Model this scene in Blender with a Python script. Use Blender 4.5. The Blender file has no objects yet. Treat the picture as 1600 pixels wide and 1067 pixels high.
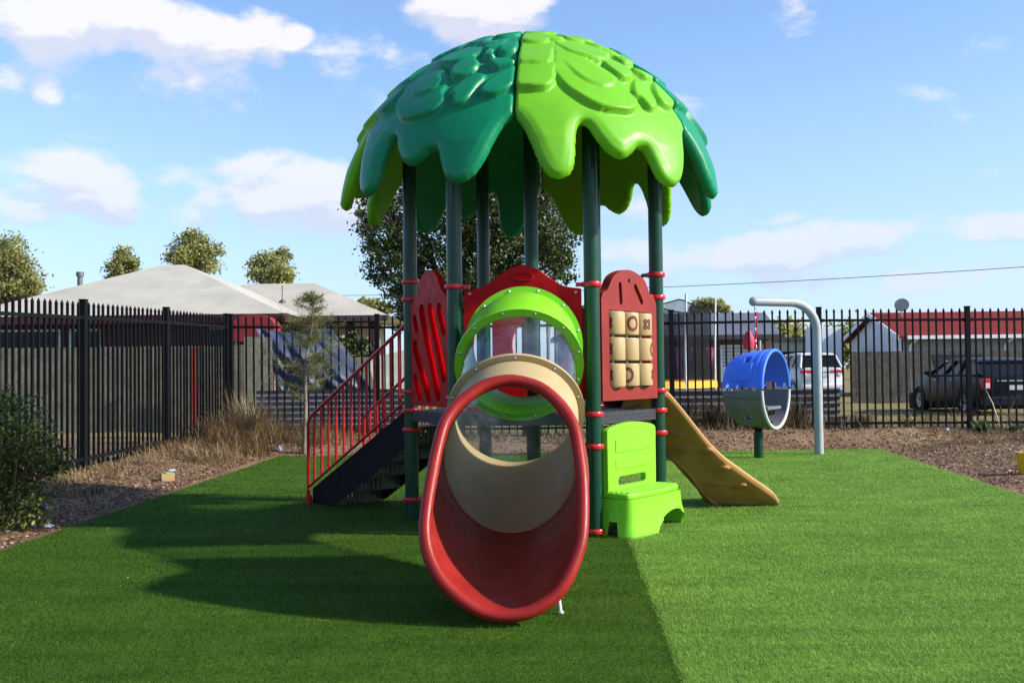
import bpy, bmesh, math, random
import numpy as np
from mathutils import Vector, Matrix
random.seed(7); rng = np.random.default_rng(7)
PI = math.pi; R = math.radians
S = bpy.context.scene
COL = S.collection

# ------------------------------------------------------------------ camera
H = 1.22; FOC = 1600.0; PITCH = 1.62; ROLL = 0.68
cam = bpy.data.cameras.new('camera'); camo = bpy.data.objects.new('camera', cam); COL.objects.link(camo)
cam.sensor_width = 36; cam.lens = 36 * FOC / 1600; cam.clip_end = 2000; cam.clip_start = 0.05
camo.matrix_world = Matrix.Translation((0, 0, H)) @ Matrix.Rotation(R(90 + PITCH), 4, 'X') @ Matrix.Rotation(R(-ROLL), 4, 'Z')
S.camera = camo
# ------------------------------------------------------------------ sun + exposure
SUN_EL = 30; SUN_AZ = 103     # azimuth clockwise from +Y (away from the camera)
sd = Vector((math.sin(R(SUN_AZ)) * math.cos(R(SUN_EL)), math.cos(R(SUN_AZ)) * math.cos(R(SUN_EL)), math.sin(R(SUN_EL))))
sl = bpy.data.lights.new('sun', 'SUN'); sl.energy = 5.0; sl.angle = R(1.8); sl.color = (1, .95, .86)
so = bpy.data.objects.new('sun', sl); COL.objects.link(so)
so.rotation_euler = sd.to_track_quat('Z', 'Y').to_euler()
S.view_settings.view_transform = 'Standard'; S.view_settings.look = 'None'
S.view_settings.exposure = 0.6; S.view_settings.gamma = 1; S.view_settings.use_curve_mapping = False

# ------------------------------------------------------------------ node helpers
class NT:
    def __init__(s, nt): s.nt = nt; s.L = nt.links
    def n(s, t, **k):
        o = s.nt.nodes.new(t)
        for a, v in k.items(): setattr(o, a, v)
        return o
    def put(s, sock, v):
        if isinstance(v, bpy.types.NodeSocket): s.L.new(v, sock)
        else: sock.default_value = v
    def m(s, op, a, b=None, c=None, clamp=False):
        o = s.n('ShaderNodeMath', operation=op, use_clamp=clamp)
        for i, v in enumerate((a, b, c)):
            if v is not None: s.put(o.inputs[i], v)
        return o.outputs[0]
    def noise(s, vec, scale, detail=4, rough=.55, dist=0):
        o = s.n('ShaderNodeTexNoise'); o.inputs['Scale'].default_value = scale
        o.inputs['Detail'].default_value = detail; o.inputs['Roughness'].default_value = rough; o.inputs['Distortion'].default_value = dist
        if vec is not None: s.L.new(vec, o.inputs['Vector'])
        return o.outputs[0]
    def ramp(s, f, stops, interp='LINEAR'):
        o = s.n('ShaderNodeValToRGB'); o.color_ramp.interpolation = interp
        e = o.color_ramp.elements
        while len(e) < len(stops): e.new(.5)
        for i, (p, c) in enumerate(stops):
            e[i].position = p; e[i].color = (*c, 1) if len(c) == 3 else c
        s.L.new(f, o.inputs[0]); return o.outputs[0]
    def mix(s, f, a, b, blend='MIX'):
        o = s.n('ShaderNodeMix', data_type='RGBA', blend_type=blend)
        s.put(o.inputs[0], f)
        for i, v in ((6, a), (7, b)):
            if isinstance(v, tuple) and len(v) == 3: v = (*v, 1)
            s.put(o.inputs[i], v)
        return o.outputs[2]
    def maprange(s, v, a, b, c=0, d=1, smooth=True):
        o = s.n('ShaderNodeMapRange', interpolation_type='SMOOTHSTEP' if smooth else 'LINEAR')
        s.put(o.inputs[0], v)
        for i, x in enumerate((a, b, c, d)): o.inputs[i + 1].default_value = x
        return o.outputs[0]

# ------------------------------------------------------------------ world: Nishita sky with clouds
W = bpy.data.worlds.new('World'); S.world = W; W.use_nodes = True
w = NT(W.node_tree); W.node_tree.nodes.clear()
sky = w.n('ShaderNodeTexSky', sky_type='NISHITA'); sky.sun_disc = False
sky.sun_elevation = R(SUN_EL); sky.sun_rotation = R(SUN_AZ); sky.air_density = 1.0; sky.dust_density = .6; sky.ozone_density = 1.6
tc = w.n('ShaderNodeTexCoord'); sep = w.n('ShaderNodeSeparateXYZ'); w.L.new(tc.outputs['Generated'], sep.inputs[0])
X_, Y_, Z_ = sep.outputs
az = w.m('ARCTAN2', X_, Y_); el = w.m('ARCSINE', Z_)
def cloudfield(del_):
    cv = w.n('ShaderNodeCombineXYZ'); w.put(cv.inputs[0], az); w.put(cv.inputs[1], w.m('MULTIPLY', w.m('ADD', el, del_), 1.9)); cv.inputs[2].default_value = 3.3
    n1 = w.noise(cv.outputs[0], 9.0, 9, .55, .15)
    tot = None
    for (px, py, rx, ry, s) in CL:
        a0 = math.atan((px - 800) / FOC); e0 = math.atan((580 - py) / FOC * math.cos(a0))
        dx = w.m('DIVIDE', w.m('SUBTRACT', az, a0), rx / FOC); dy = w.m('DIVIDE', w.m('SUBTRACT', w.m('ADD', el, del_), e0), ry / FOC)
        d = w.m('ADD', w.m('MULTIPLY', dx, dx), w.m('MULTIPLY', dy, dy))
        v = w.m('MULTIPLY', w.m('MAXIMUM', w.m('SUBTRACT', 1.0, d), 0.0), s)
        tot = v if tot is None else w.m('MAXIMUM', tot, v)
    # faint generic clouds everywhere else so that the sky is whole from other views
    tot = w.m('SUBTRACT', w.m('MULTIPLY', tot, 1.3), .32)
    return w.m('ADD', tot, w.m('MULTIPLY', w.m('SUBTRACT', n1, .56), 6.4))
CL = [(150, 30, 330, 90, 1.50), (280, 120, 180, 75, 1.40), (330, 70, 110, 60, 1.18), (585, 95, 120, 82, 1.38), (745, 10, 160, 75, 1.68), (80, 285, 185, 68, 1.58), (10, 110, 60, 45, 1.18), (62, 125, 40, 36, 1.08), (240, 160, 60, 40, 1.18),
      (440, 300, 240, 84, 1.60), (320, 275, 140, 38, 1.35), (500, 355, 200, 45, 1.18), (1290, 392, 250, 46, 1.48), (1500, 365, 160, 36, 1.28), (1185, 347, 90, 20, 1.28), (1400, 375, 130, 36, 1.38),
      (1420, 440, 230, 34, 1.18), (1020, 330, 120, 50, 0.98), (960, 395, 140, 40, 0.98), (700, 330, 200, 70, 1.08), (470, 48, 40, 24, 0.88), (420, 85, 40, 30, 0.98)]
d0 = cloudfield(0.0); d1 = cloudfield(0.022)
mask = w.maprange(d0, .04, 1.15)
lit = w.maprange(w.m('SUBTRACT', d0, d1), -.35, .45)
ccol = w.mix(lit, (6.0, 6.15, 7.2), (8.3, 8.0, 8.1))
skyc = w.mix(1.0, sky.outputs[0], (1.48, 1.68, 1.95), 'MULTIPLY')
skyc = w.mix(w.m('MULTIPLY', mask, .9), skyc, ccol)
hz = w.maprange(el, 0.0, .34, .6, .05)
skyc = w.mix(hz, skyc, (4.2, 5.5, 7.6))
bg = w.n('ShaderNodeBackground'); w.L.new(skyc, bg.inputs[0]); bg.inputs[1].default_value = .085
wo = w.n('ShaderNodeOutputWorld'); w.L.new(bg.outputs[0], wo.inputs[0])

# ------------------------------------------------------------------ materials
MATS = {}
def mat(name, col, rough=.5, var=.12, vscale=8, bump=0, bscale=60, metal=0, coat=0, spec=.5, sss=0, trans=0):
    if name in MATS: return MATS[name]
    m = bpy.data.materials.new(name); m.use_nodes = True; t = NT(m.node_tree)
    b = m.node_tree.nodes['Principled BSDF']; c = t.n('ShaderNodeTexCoord').outputs['Object']
    n = t.noise(c, vscale, 5)
    dark = tuple(x * (1 - var) for x in col); lite = tuple(min(1, x * (1 + var)) for x in col)
    t.L.new(t.ramp(n, [(.3, dark), (.7, lite)]), b.inputs['Base Color'])
    t.put(b.inputs['Roughness'], t.maprange(t.noise(c, vscale * 2.3, 4), .3, .7, rough * .85, min(1, rough * 1.2)))
    b.inputs['Metallic'].default_value = metal; b.inputs['Specular IOR Level'].default_value = spec
    if coat: b.inputs['Coat Weight'].default_value = coat; b.inputs['Coat Roughness'].default_value = .12
    if bump:
        bn = t.n('ShaderNodeBump'); bn.inputs['Strength'].default_value = bump; bn.inputs['Distance'].default_value = .01
        t.L.new(t.noise(c, bscale, 4), bn.inputs['Height']); t.L.new(bn.outputs[0], b.inputs['Normal'])
    if trans:
        tr = t.n('ShaderNodeBsdfTranslucent'); tr.inputs[0].default_value = (*lite, 1)
        mx = t.n('ShaderNodeMixShader'); mx.inputs[0].default_value = trans
        out = m.node_tree.nodes['Material Output']
        t.L.new(b.outputs[0], mx.inputs[1]); t.L.new(tr.outputs[0], mx.inputs[2]); t.L.new(mx.outputs[0], out.inputs[0])
    MATS[name] = m; return m
def plastic(name, col, rough=.32, var=.06, trans=0):
    if name in MATS: return MATS[name]
    m = plastic_(name, col, rough, var, trans); t = NT(m.node_tree); b = m.node_tree.nodes['Principled BSDF']
    c = t.n('ShaderNodeTexCoord').outputs['Object']; mp = t.n('ShaderNodeMapping'); t.L.new(c, mp.inputs[0]); mp.inputs['Scale'].default_value = (6, 60, 14); mp.inputs['Rotation'].default_value = (.4, .3, .8)
    sc = t.m('MULTIPLY', t.maprange(t.noise(mp.outputs[0], 3, 4, .65), .60, .72), t.maprange(t.noise(c, 2.2, 3), .42, .62))
    du = t.maprange(t.noise(c, 3.0, 7, .7), .5, .75)
    src = b.inputs['Base Color'].links[0].from_socket
    c1 = t.mix(t.m('MULTIPLY', sc, .12), src, tuple(min(1, x * 1.0 + .22) for x in col)); c2 = t.mix(t.m('MULTIPLY', du, .04), c1, (.30, .26, .20))
    t.L.new(c2, b.inputs['Base Color']); r0 = b.inputs['Roughness'].links[0].from_socket
    t.L.new(t.m('ADD', r0, t.m('ADD', t.m('MULTIPLY', sc, .25), t.m('MULTIPLY', du, .15)), clamp=True), b.inputs['Roughness'])
    return m
def plastic_(name, col, rough=.32, var=.06, trans=0):
    return mat(name, col, rough, var, 5, .10, 220, spec=.24, trans=trans)
P_GREEN = plastic('dark_green_plastic', (.003, .20, .085), .34)
P_LIME = plastic('lime_green_plastic', (.145, .43, .016), .38, trans=.05)
P_LIME2 = plastic('bright_lime_plastic', (.21, .60, .025), .36, trans=.06)
P_RED = plastic('red_plastic', (.44, .003, .006), .48, trans=.04)
P_RED.node_tree.nodes['Principled BSDF'].inputs['Specular IOR Level'].default_value = .12
P_REDGLOW = plastic('sunlit_slot_red', (.85, .010, .008), .4, trans=.55)  # brighter copy of the red, with the slots' sunlit glow put into the colour
P_BRICK = plastic('brick_red_plastic', (.22, .020, .015), .46, .1)
P_MOUTH = plastic('faded_red_plastic', (.26, .016, .012), .36, .16)
P_TAN = plastic('tan_plastic', (.52, .36, .16), .42, .08, trans=.05)
P_CREAM = plastic('cream_plastic', (.44, .33, .17), .42, .08, trans=.08)
P_TAN2 = plastic('golden_tan_plastic', (.33, .165, .05), .45, .16)
P_TAN2LIT = plastic('sunlit_rim_tan', (.44, .26, .10), .45, .14)  # paler copy of the slide plastic; the rim's sunlit look put into its colour
P_BROWN = plastic('brown_plastic', (.13, .03, .02), .5)
P_BLUE = plastic('blue_plastic', (.07, .19, .84), .45, .06)
P_GREY = plastic('grey_plastic', (.145, .145, .15), .5, .08)
P_GREY2 = plastic('inner_grey_plastic', (.42, .43, .50), .5, .05)
M_POST = mat('dark_green_powder_coat', (.004, .042, .020), .30, .06, 3, spec=.36)
M_CLAMP = mat('red_clamp_plastic', (.55, .01, .018), .25, .1, 20)
M_RAIL = mat('red_powder_coat', (.42, .010, .014), .3, .12, 9, .04, 300)
M_DECK = mat('black_coated_steel', (.006, .0065, .0075), .6, .3, 30, .2, 300, spec=.18)
M_STEEL = mat('galvanised_steel', (.45, .47, .48), .35, .1, 20, metal=.8)
M_FENCE = mat('black_fence_paint', (.005, .0055, .006), .6, .3, 12, spec=.12)
M_POLE = mat('grey_painted_pole', (.33, .365, .375), .45, .08, 6)

def perforated(name, col, sc):
    m = bpy.data.materials.new(name); m.use_nodes = True; t = NT(m.node_tree)
    b = m.node_tree.nodes['Principled BSDF']; b.inputs['Base Color'].default_value = (*col, 1); b.inputs['Roughness'].default_value = .5
    s = t.n('ShaderNodeSeparateXYZ'); t.L.new(t.n('ShaderNodeTexCoord').outputs['Object'], s.inputs[0])
    fx = t.m('SUBTRACT', t.m('FRACT', t.m('MULTIPLY', s.outputs[0], sc)), .5); fy = t.m('SUBTRACT', t.m('FRACT', t.m('MULTIPLY', s.outputs[1], sc)), .5)
    d = t.m('ADD', t.m('MULTIPLY', fx, fx), t.m('MULTIPLY', fy, fy)); k = t.m('LESS_THAN', d, .06)
    tr = t.n('ShaderNodeBsdfTransparent'); mx = t.n('ShaderNodeMixShader'); out = m.node_tree.nodes['Material Output']
    t.L.new(k, mx.inputs[0]); t.L.new(b.outputs[0], mx.inputs[1]); t.L.new(tr.outputs[0], mx.inputs[2]); t.L.new(mx.outputs[0], out.inputs[0])
    MATS[name] = m; return m
M_TREAD = perforated('perforated_tread_steel', (.03, .033, .036), 26)

def clear_mat():
    m = bpy.data.materials.new('clear_polycarbonate'); m.use_nodes = True; t = NT(m.node_tree); m.node_tree.nodes.clear()
    tr = t.n('ShaderNodeBsdfTransparent'); tr.inputs[0].default_value = (.90, .92, .94, 1)
    gl = t.n('ShaderNodeBsdfGlossy'); gl.inputs[1].default_value = .07
    df = t.n('ShaderNodeBsdfDiffuse'); df.inputs[0].default_value = (.55, .60, .68, 1)
    fr = t.n('ShaderNodeLayerWeight'); fr.inputs[0].default_value = .5; fz = t.m('ADD', .045, t.m('MULTIPLY', t.m('POWER', fr.outputs['Facing'], 4.0), .55))
    bn = t.n('ShaderNodeBump'); bn.inputs['Strength'].default_value = .25; bn.inputs['Distance'].default_value = .02
    c = t.n('ShaderNodeTexCoord').outputs['Object']; t.L.new(t.noise(c, 9, 2), bn.inputs['Height'])
    t.L.new(bn.outputs[0], gl.inputs['Normal']); t.L.new(bn.outputs[0], fr.inputs['Normal'])
    a = t.n('ShaderNodeMixShader'); t.L.new(t.maprange(t.noise(c, 5, 6, .7), .35, .8, .01, .06), a.inputs[0]); t.L.new(tr.outputs[0], a.inputs[1]); t.L.new(df.outputs[0], a.inputs[2])
    b = t.n('ShaderNodeMixShader'); t.L.new(fz, b.inputs[0]); t.L.new(a.outputs[0], b.inputs[1]); t.L.new(gl.outputs[0], b.inputs[2])
    o = t.n('ShaderNodeOutputMaterial'); t.L.new(b.outputs[0], o.inputs[0]); return m
M_CLEAR = clear_mat()
def glassy(name, col, rough=.08):
    return mat(name, col, .2, .2, 3, spec=.22)
M_GLASS = glassy('dark_window_glass', (.008, .009, .011), .12)

# ------------------------------------------------------------------ object helpers
def setp(o, label=None, cat=None, group=None, kind=None):
    if label: o['label'] = label
    if cat: o['category'] = cat
    if group: o['group'] = group
    if kind: o['kind'] = kind
    return o
def empty(name, loc, label, cat, group=None, rz=0):
    o = bpy.data.objects.new(name, None); COL.objects.link(o); o.location = loc; o.rotation_euler = (0, 0, rz); o.empty_display_size = .2
    bpy.context.view_layer.update()
    return setp(o, label, cat, group)
def link(name, me, m, parent=None, smooth=True, bevel=0, local=False):
    o = bpy.data.objects.new(name, me); COL.objects.link(o)
    if m is not None and not me.materials: me.materials.append(m)
    if smooth: me.shade_smooth()
    if parent:
        o.parent = parent
        if not local:
            mw = parent_world(parent); o.matrix_parent_inverse = mw.inverted()
    if bevel:
        b = o.modifiers.new('bevel', 'BEVEL'); b.width = bevel; b.segments = 3; b.limit_method = 'ANGLE'; b.angle_limit = R(40); b.harden_normals = False
    return o
def parent_world(p):
    mt = Matrix.LocRotScale(p.location, p.rotation_euler, p.scale)
    return parent_world(p.parent) @ p.matrix_parent_inverse @ mt if p.parent else mt
def mesh_np(name, V, Fq):
    """V (N,3); Fq array (M,k) or list of arrays of different k"""
    me = bpy.data.meshes.new(name); V = np.asarray(V, dtype=np.float32)
    if not isinstance(Fq, list): Fq = [Fq]
    Fq = [np.asarray(f, dtype=np.int32) for f in Fq if len(f)]
    me.vertices.add(len(V)); me.vertices.foreach_set('co', V.ravel())
    nl = sum(f.size for f in Fq); npoly = sum(len(f) for f in Fq)
    me.loops.add(nl); me.loops.foreach_set('vertex_index', np.concatenate([f.ravel() for f in Fq]))
    me.polygons.add(npoly)
    tot = np.concatenate([np.full(len(f), f.shape[1]) for f in Fq]); st = np.concatenate([[0], np.cumsum(tot)[:-1]])
    me.polygons.foreach_set('loop_start', st.astype(np.int32)); me.polygons.foreach_set('loop_total', tot.astype(np.int32))
    me.update(calc_edges=True); me.validate(); return me
class MB:
    """collects simple shapes into one mesh"""
    def __init__(s): s.V = []; s.Q = []; s.T = []; s.n = 0; s.polys = []
    def add(s, V, F):
        for f in F: s.polys.append([i + s.n for i in f])
        s.V += [tuple(v) for v in V]; s.n += len(V); return s
    def box(s, c, h, rot=None, M=None):
        V = [Vector((x * h[0], y * h[1], z * h[2])) for x in (-1, 1) for y in (-1, 1) for z in (-1, 1)]
        if rot: m = Matrix.Rotation(rot, 3, 'Z'); V = [m @ v for v in V]
        if M: V = [M @ v for v in V]
        V = [v + Vector(c) for v in V]
        return s.add(V, [(0, 1, 3, 2), (4, 6, 7, 5), (0, 4, 5, 1), (2, 3, 7, 6), (0, 2, 6, 4), (1, 5, 7, 3)])
    def prism(s, poly, z0, z1, M=None):
        """extrude a convex-ish polygon in xy from z0 to z1"""
        n = len(poly); V = [Vector((x, y, z)) for z in (z0, z1) for x, y in poly]
        if M: V = [M @ v for v in V]
        return s.add(V, [list(range(n))[::-1], list(range(n, 2 * n))] + [(i, (i + 1) % n, n + (i + 1) % n, n + i) for i in range(n)])
    def tube(s, pts, r, n=12, caps=True, closed=False):
        pts = [Vector(p) for p in pts]; rr = r if hasattr(r, '__len__') else [r] * len(pts)
        N = len(pts); V = []; up = None
        for i, p in enumerate(pts):
            if closed: d = pts[(i + 1) % N] - pts[i - 1]
            else: d = pts[min(i + 1, N - 1)] - pts[max(i - 1, 0)]
            d.normalize()
            if up is None:
                up = Vector((0, 0, 1)) if abs(d.z) < .9 else Vector((1, 0, 0))
            a = d.cross(up).normalized(); up2 = a.cross(d).normalized(); up = up2
            for k in range(n):
                t = 2 * PI * k / n; V.append(p + (a * math.cos(t) + up2 * math.sin(t)) * rr[i])
        F = []
        for i in range(N if closed else N - 1):
            j = (i + 1) % N
            for k in range(n): F.append((i * n + k, i * n + (k + 1) % n, j * n + (k + 1) % n, j * n + k))
        if caps and not closed: F.append(list(range(n))[::-1]); F.append([(N - 1) * n + k for k in range(n)])
        return s.add(V, F)
    def lathe(s, prof, c=(0, 0, 0), n=24, M=None):
        V = []; m = len(prof)
        for k in range(n):
            t = 2 * PI * k / n
            for r, z in prof:
                v = Vector((r * math.cos(t), r * math.sin(t), z))
                if M: v = M @ v
                V.append(v + Vector(c))
        F = []
        for k in range(n):
            k2 = (k + 1) % n
            for j in range(m - 1): F.append((k * m + j, k2 * m + j, k2 * m + j + 1, k * m + j + 1))
        return s.add(V, F)
    def mesh(s, name):
        me = bpy.data.meshes.new(name); me.from_pydata(s.V, [], s.polys); me.update()
        bm = bmesh.new(); bm.from_mesh(me); bmesh.ops.remove_doubles(bm, verts=bm.verts, dist=1e-5); bmesh.ops.recalc_face_normals(bm, faces=bm.faces); bm.to_mesh(me); bm.free()
        return me
    def build(s, name, m, parent=None, smooth=False, bevel=0, local=False, origin=None):
        me = s.mesh(name)
        o = link(name, me, m, parent, smooth, bevel, local)
        if smooth:
            try: me.set_sharp_from_angle(angle=R(38))
            except Exception: pass
        return o
def plate(outer, holes, th, M, name, m, parent, bevel=.006):
    """flat plate from 2-D outline with holes; local x,y = outline, z = thickness, placed by matrix M"""
    bm = bmesh.new(); E = []
    for loop in [outer] + holes:
        vs = [bm.verts.new((x, y, -th / 2)) for x, y in loop]
        E += [bm.edges.new((vs[i], vs[(i + 1) % len(vs)])) for i in range(len(vs))]
    r = bmesh.ops.triangle_fill(bm, use_beauty=True, use_dissolve=True, edges=E)
    fs = [g for g in r['geom'] if isinstance(g, bmesh.types.BMFace)]
    ex = bmesh.ops.extrude_face_region(bm, geom=bm.faces[:])
    bmesh.ops.translate(bm, verts=[g for g in ex['geom'] if isinstance(g, bmesh.types.BMVert)], vec=(0, 0, th))
    bmesh.ops.recalc_face_normals(bm, faces=bm.faces); bm.transform(M)
    me = bpy.data.meshes.new(name); bm.to_mesh(me); bm.free()
    o = link(name, me, m, parent, True, bevel)
    try: me.set_sharp_from_angle(angle=R(35))
    except Exception: pass
    return o
def spline(pts, n=10, closed=False):
    """Catmull-Rom through points of any dimension"""
    P = [np.array(p, float) for p in pts]; N = len(P); out = []
    for i in range(N if closed else N - 1):
        if closed: a, b, c, d = P[i - 1], P[i], P[(i + 1) % N], P[(i + 2) % N]
        else: a, b, c, d = P[max(i - 1, 0)], P[i], P[i + 1], P[min(i + 2, N - 1)]
        for k in range(n):
            t = k / n
            out.append(.5 * ((2 * b) + (-a + c) * t + (2 * a - 5 * b + 4 * c - d) * t * t + (-a + 3 * b - 3 * c + d) * t ** 3))
    if not closed: out.append(P[-1])
    return out
def copy_obj(o, parent, loc=None, rot=None):
    c = o.copy(); COL.objects.link(c); c.parent = parent
    if loc is not None: c.location = loc
    if rot is not None: c.rotation_euler = rot
    return c

# ================================================================== THE GROUND
TX0, TX1, TY1 = -3.5, 5.2, 15.05        # the turf
def turf_left(y): return -3.60 + .021 * (y - 7)
def turf_right(y): return 4.72 + (y - 9.5) * .118
def hnoise(x, y):
    return (np.sin(x * 1.7 + 2 * np.sin(y * .9)) + np.sin(y * 2.3 + x * .7 + 1.3) + .6 * np.sin(x * 5.1 + y * 3.7) + .4 * np.sin(x * 9.7 - y * 7.9)) / 3
def sst(x, a, b):
    t = np.clip((x - a) / (b - a), 0, 1); return t * t * (3 - 2 * t)
def ground_h(x, y):
    x = np.asarray(x, float); y = np.asarray(y, float)
    out_l = sst(turf_left(y) - x, .12, 1.1); out_r = sst(x - turf_right(y), .15, 1.6); out_b = sst(y - TY1, .08, .75)
    far = sst(y, 9, 16)
    mound = .11 * np.exp(-((y - 15.75) / .45) ** 2) * sst(x, 1.2, 2.5) * (1 - sst(x, 6.0, 7.5)) * out_b
    a = np.maximum(np.maximum(out_l * (.04 + .13 * far), out_r * .07), out_b * .15)
    return a * (1 - sst(y, 19, 25) * .9) + mound + (hnoise(x * 2, y * 2) * .018 + hnoise(x * 5.3 + 2, y * 6.1) * .014 * (1 - sst(y, 18, 22))) * np.maximum(np.maximum(out_l, out_r), out_b) - .004
def grid_sheet(xs, ys, zf):
    X, Y = np.meshgrid(xs, ys); V = np.stack([X, Y, zf(X, Y)], -1).reshape(-1, 3)
    nx, ny = len(xs), len(ys); i = np.arange(ny - 1)[:, None] * nx + np.arange(nx - 1)[None]
    return V, np.stack([i, i + 1, i + nx + 1, i + nx], -1).reshape(-1, 4)
def soil_mat():
    m = bpy.data.materials.new('dry_soil'); m.use_nodes = True; t = NT(m.node_tree); b = m.node_tree.nodes['Principled BSDF']
    c = t.n('ShaderNodeTexCoord').outputs['Object']
    n1 = t.noise(c, 1.3, 8, .6); n2 = t.noise(c, 14, 8, .7); n3 = t.noise(c, 60, 5, .7)
    c1 = t.ramp(n1, [(.35, (.080, .034, .020)), (.48, (.19, .098, .056)), (.60, (.33, .215, .12)), (.72, (.43, .32, .19))])
    c2 = t.ramp(n2, [(.34, (.045, .024, .018)), (.5, (.19, .105, .062)), (.68, (.38, .265, .155))])
    cc = t.mix(.42, c1, c2); cc = t.mix(.35, cc, t.ramp(n3, [(.35, (.035, .019, .012)), (.65, (.40, .27, .165))]))
    s = t.n('ShaderNodeSeparateXYZ'); t.L.new(c, s.inputs[0])
    grass = t.ramp(t.noise(c, 9, 8, .7), [(.35, (.11, .10, .035)), (.65, (.32, .25, .11))])
    st = t.m('MULTIPLY', t.maprange(t.noise(c, 3.2, 6, .65), .42, .58), t.m('MAXIMUM', t.m('MULTIPLY', t.maprange(s.outputs[0], 5.4, 6.6), t.maprange(s.outputs[1], 12.5, 14.5)), t.maprange(s.outputs[1], 15.9, 16.4)))
    cc = t.mix(t.m('MULTIPLY', st, .75), cc, t.ramp(n3, [(.35, (.20, .13, .065)), (.65, (.46, .35, .19))]))
    cc = t.mix(t.maprange(s.outputs[1], 16.6, 19), cc, grass)
    t.L.new(cc, b.inputs['Base Color']); b.inputs['Roughness'].default_value = .95; b.inputs['Specular IOR Level'].default_value = .15
    bn = t.n('ShaderNodeBump'); bn.inputs['Strength'].default_value = .8; bn.inputs['Distance'].default_value = .03
    t.L.new(t.m('ADD', n2, t.m('MULTIPLY', n3, .5)), bn.inputs['Height']); t.L.new(bn.outputs[0], b.inputs['Normal'])
    return m
def nonuni(parts):
    out = []
    for a, b, s in parts: out += list(np.arange(a, b - 1e-6, s))
    out.append(parts[-1][1]); return np.array(out)
xs = nonuni([(-900, -60, 60), (-60, -12, 4), (-12, -6.4, .4), (-6.4, -3.2, .07), (-3.2, 4, .6), (4, 9, .08), (9, 30, .8), (30, 60, 6), (60, 900, 60)])
ys = nonuni([(-60, 0, 6), (0, 4, .5), (4, 14.8, .09), (14.8, 17.6, .05), (17.6, 30, .6), (30, 60, 5), (60, 1500, 80)])
V, Fq = grid_sheet(xs, ys, ground_h)
setp(link('ground', mesh_np('ground', V, Fq), soil_mat()), 'bare brown soil with leaf litter around the turf', None, None, 'structure')

def sheen_stripes(t, c, cc):      # the pile was brushed across the rolls: its streaky sheen is painted into the colour as faint stripes
    mp = t.n('ShaderNodeMapping'); t.L.new(c, mp.inputs[0]); mp.inputs['Scale'].default_value = (.35, 2.6, 1)
    return t.mix(1.0, cc, t.ramp(t.noise(mp.outputs[0], 2.0, 5, .6), [(.32, (.80, .84, .80)), (.68, (1.14, 1.12, 1.12))]), 'MULTIPLY')
def turf_mat(name, dark, mid, lite, bump=.5):
    m = bpy.data.materials.new(name); m.use_nodes = True; t = NT(m.node_tree); b = m.node_tree.nodes['Principled BSDF']
    c = t.n('ShaderNodeTexCoord').outputs['Object']
    n1 = t.noise(c, 260, 3, .7); n2 = t.noise(c, 2.2, 5, .6); n4 = t.noise(c, 45, 4, .7)
    cc = t.ramp(t.m('ADD', t.m('MULTIPLY', n1, .6), t.m('MULTIPLY', n4, .4)), [(.34, dark), (.5, mid), (.66, lite)])
    cc = t.mix(1.0, cc, t.ramp(n2, [(.28, (.70, .76, .68)), (.72, (1.25, 1.2, 1.2))]), 'MULTIPLY')
    cc = sheen_stripes(t, c, cc)
    t.L.new(cc, b.inputs['Base Color']); b.inputs['Roughness'].default_value = .8; b.inputs['Specular IOR Level'].default_value = .08
    bn = t.n('ShaderNodeBump'); bn.inputs['Strength'].default_value = bump; bn.inputs['Distance'].default_value = .02
    t.L.new(t.m('ADD', n1, t.m('MULTIPLY', n4, .5)), bn.inputs['Height']); t.L.new(bn.outputs[0], b.inputs['Normal'])
    return m
def seam(y): return .65 + .0486 * (y - 4)
TL = ((.015, .043, .004), (.045, .10, .009), (.095, .18, .017))  # one kind of turf; light and shade of the pile direction put into two colours
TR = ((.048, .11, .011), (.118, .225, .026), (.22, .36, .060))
M_T1 = turf_mat('turf_sheen_dark', *TL); M_T2 = turf_mat('turf_sheen_light', *TR)
def turf_sheet(x0f, x1f, m, label):
    ys2 = np.linspace(-1.5, TY1, 150); u = np.linspace(0, 1, 50); Vv = []
    for y in ys2:
        yy = y
        a, b = x0f(y), x1f(y)
        for t in u:
            x = a + (b - a) * t
            Vv.append((x, yy, .006 + .003 * math.sin(x * 3 + y * 2.1)))
    n = len(u); i = np.arange(len(ys2) - 1)[:, None] * n + np.arange(n - 1)[None]
    Fq = np.stack([i, i + 1, i + n + 1, i + n], -1).reshape(-1, 4)
    me = mesh_np('turf', np.array(Vv), Fq); o = link('turf', me, m)
    return setp(o, label, None, None, 'structure')
turf_sheet(turf_left, lambda y: seam(y) - .0004, M_T1, 'artificial turf left of the seam, coloured darker for its pile shading')
turf_sheet(lambda y: seam(y) + .0004, turf_right, M_T2, 'artificial turf right of the seam, coloured lighter for its pile sheen')
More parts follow.
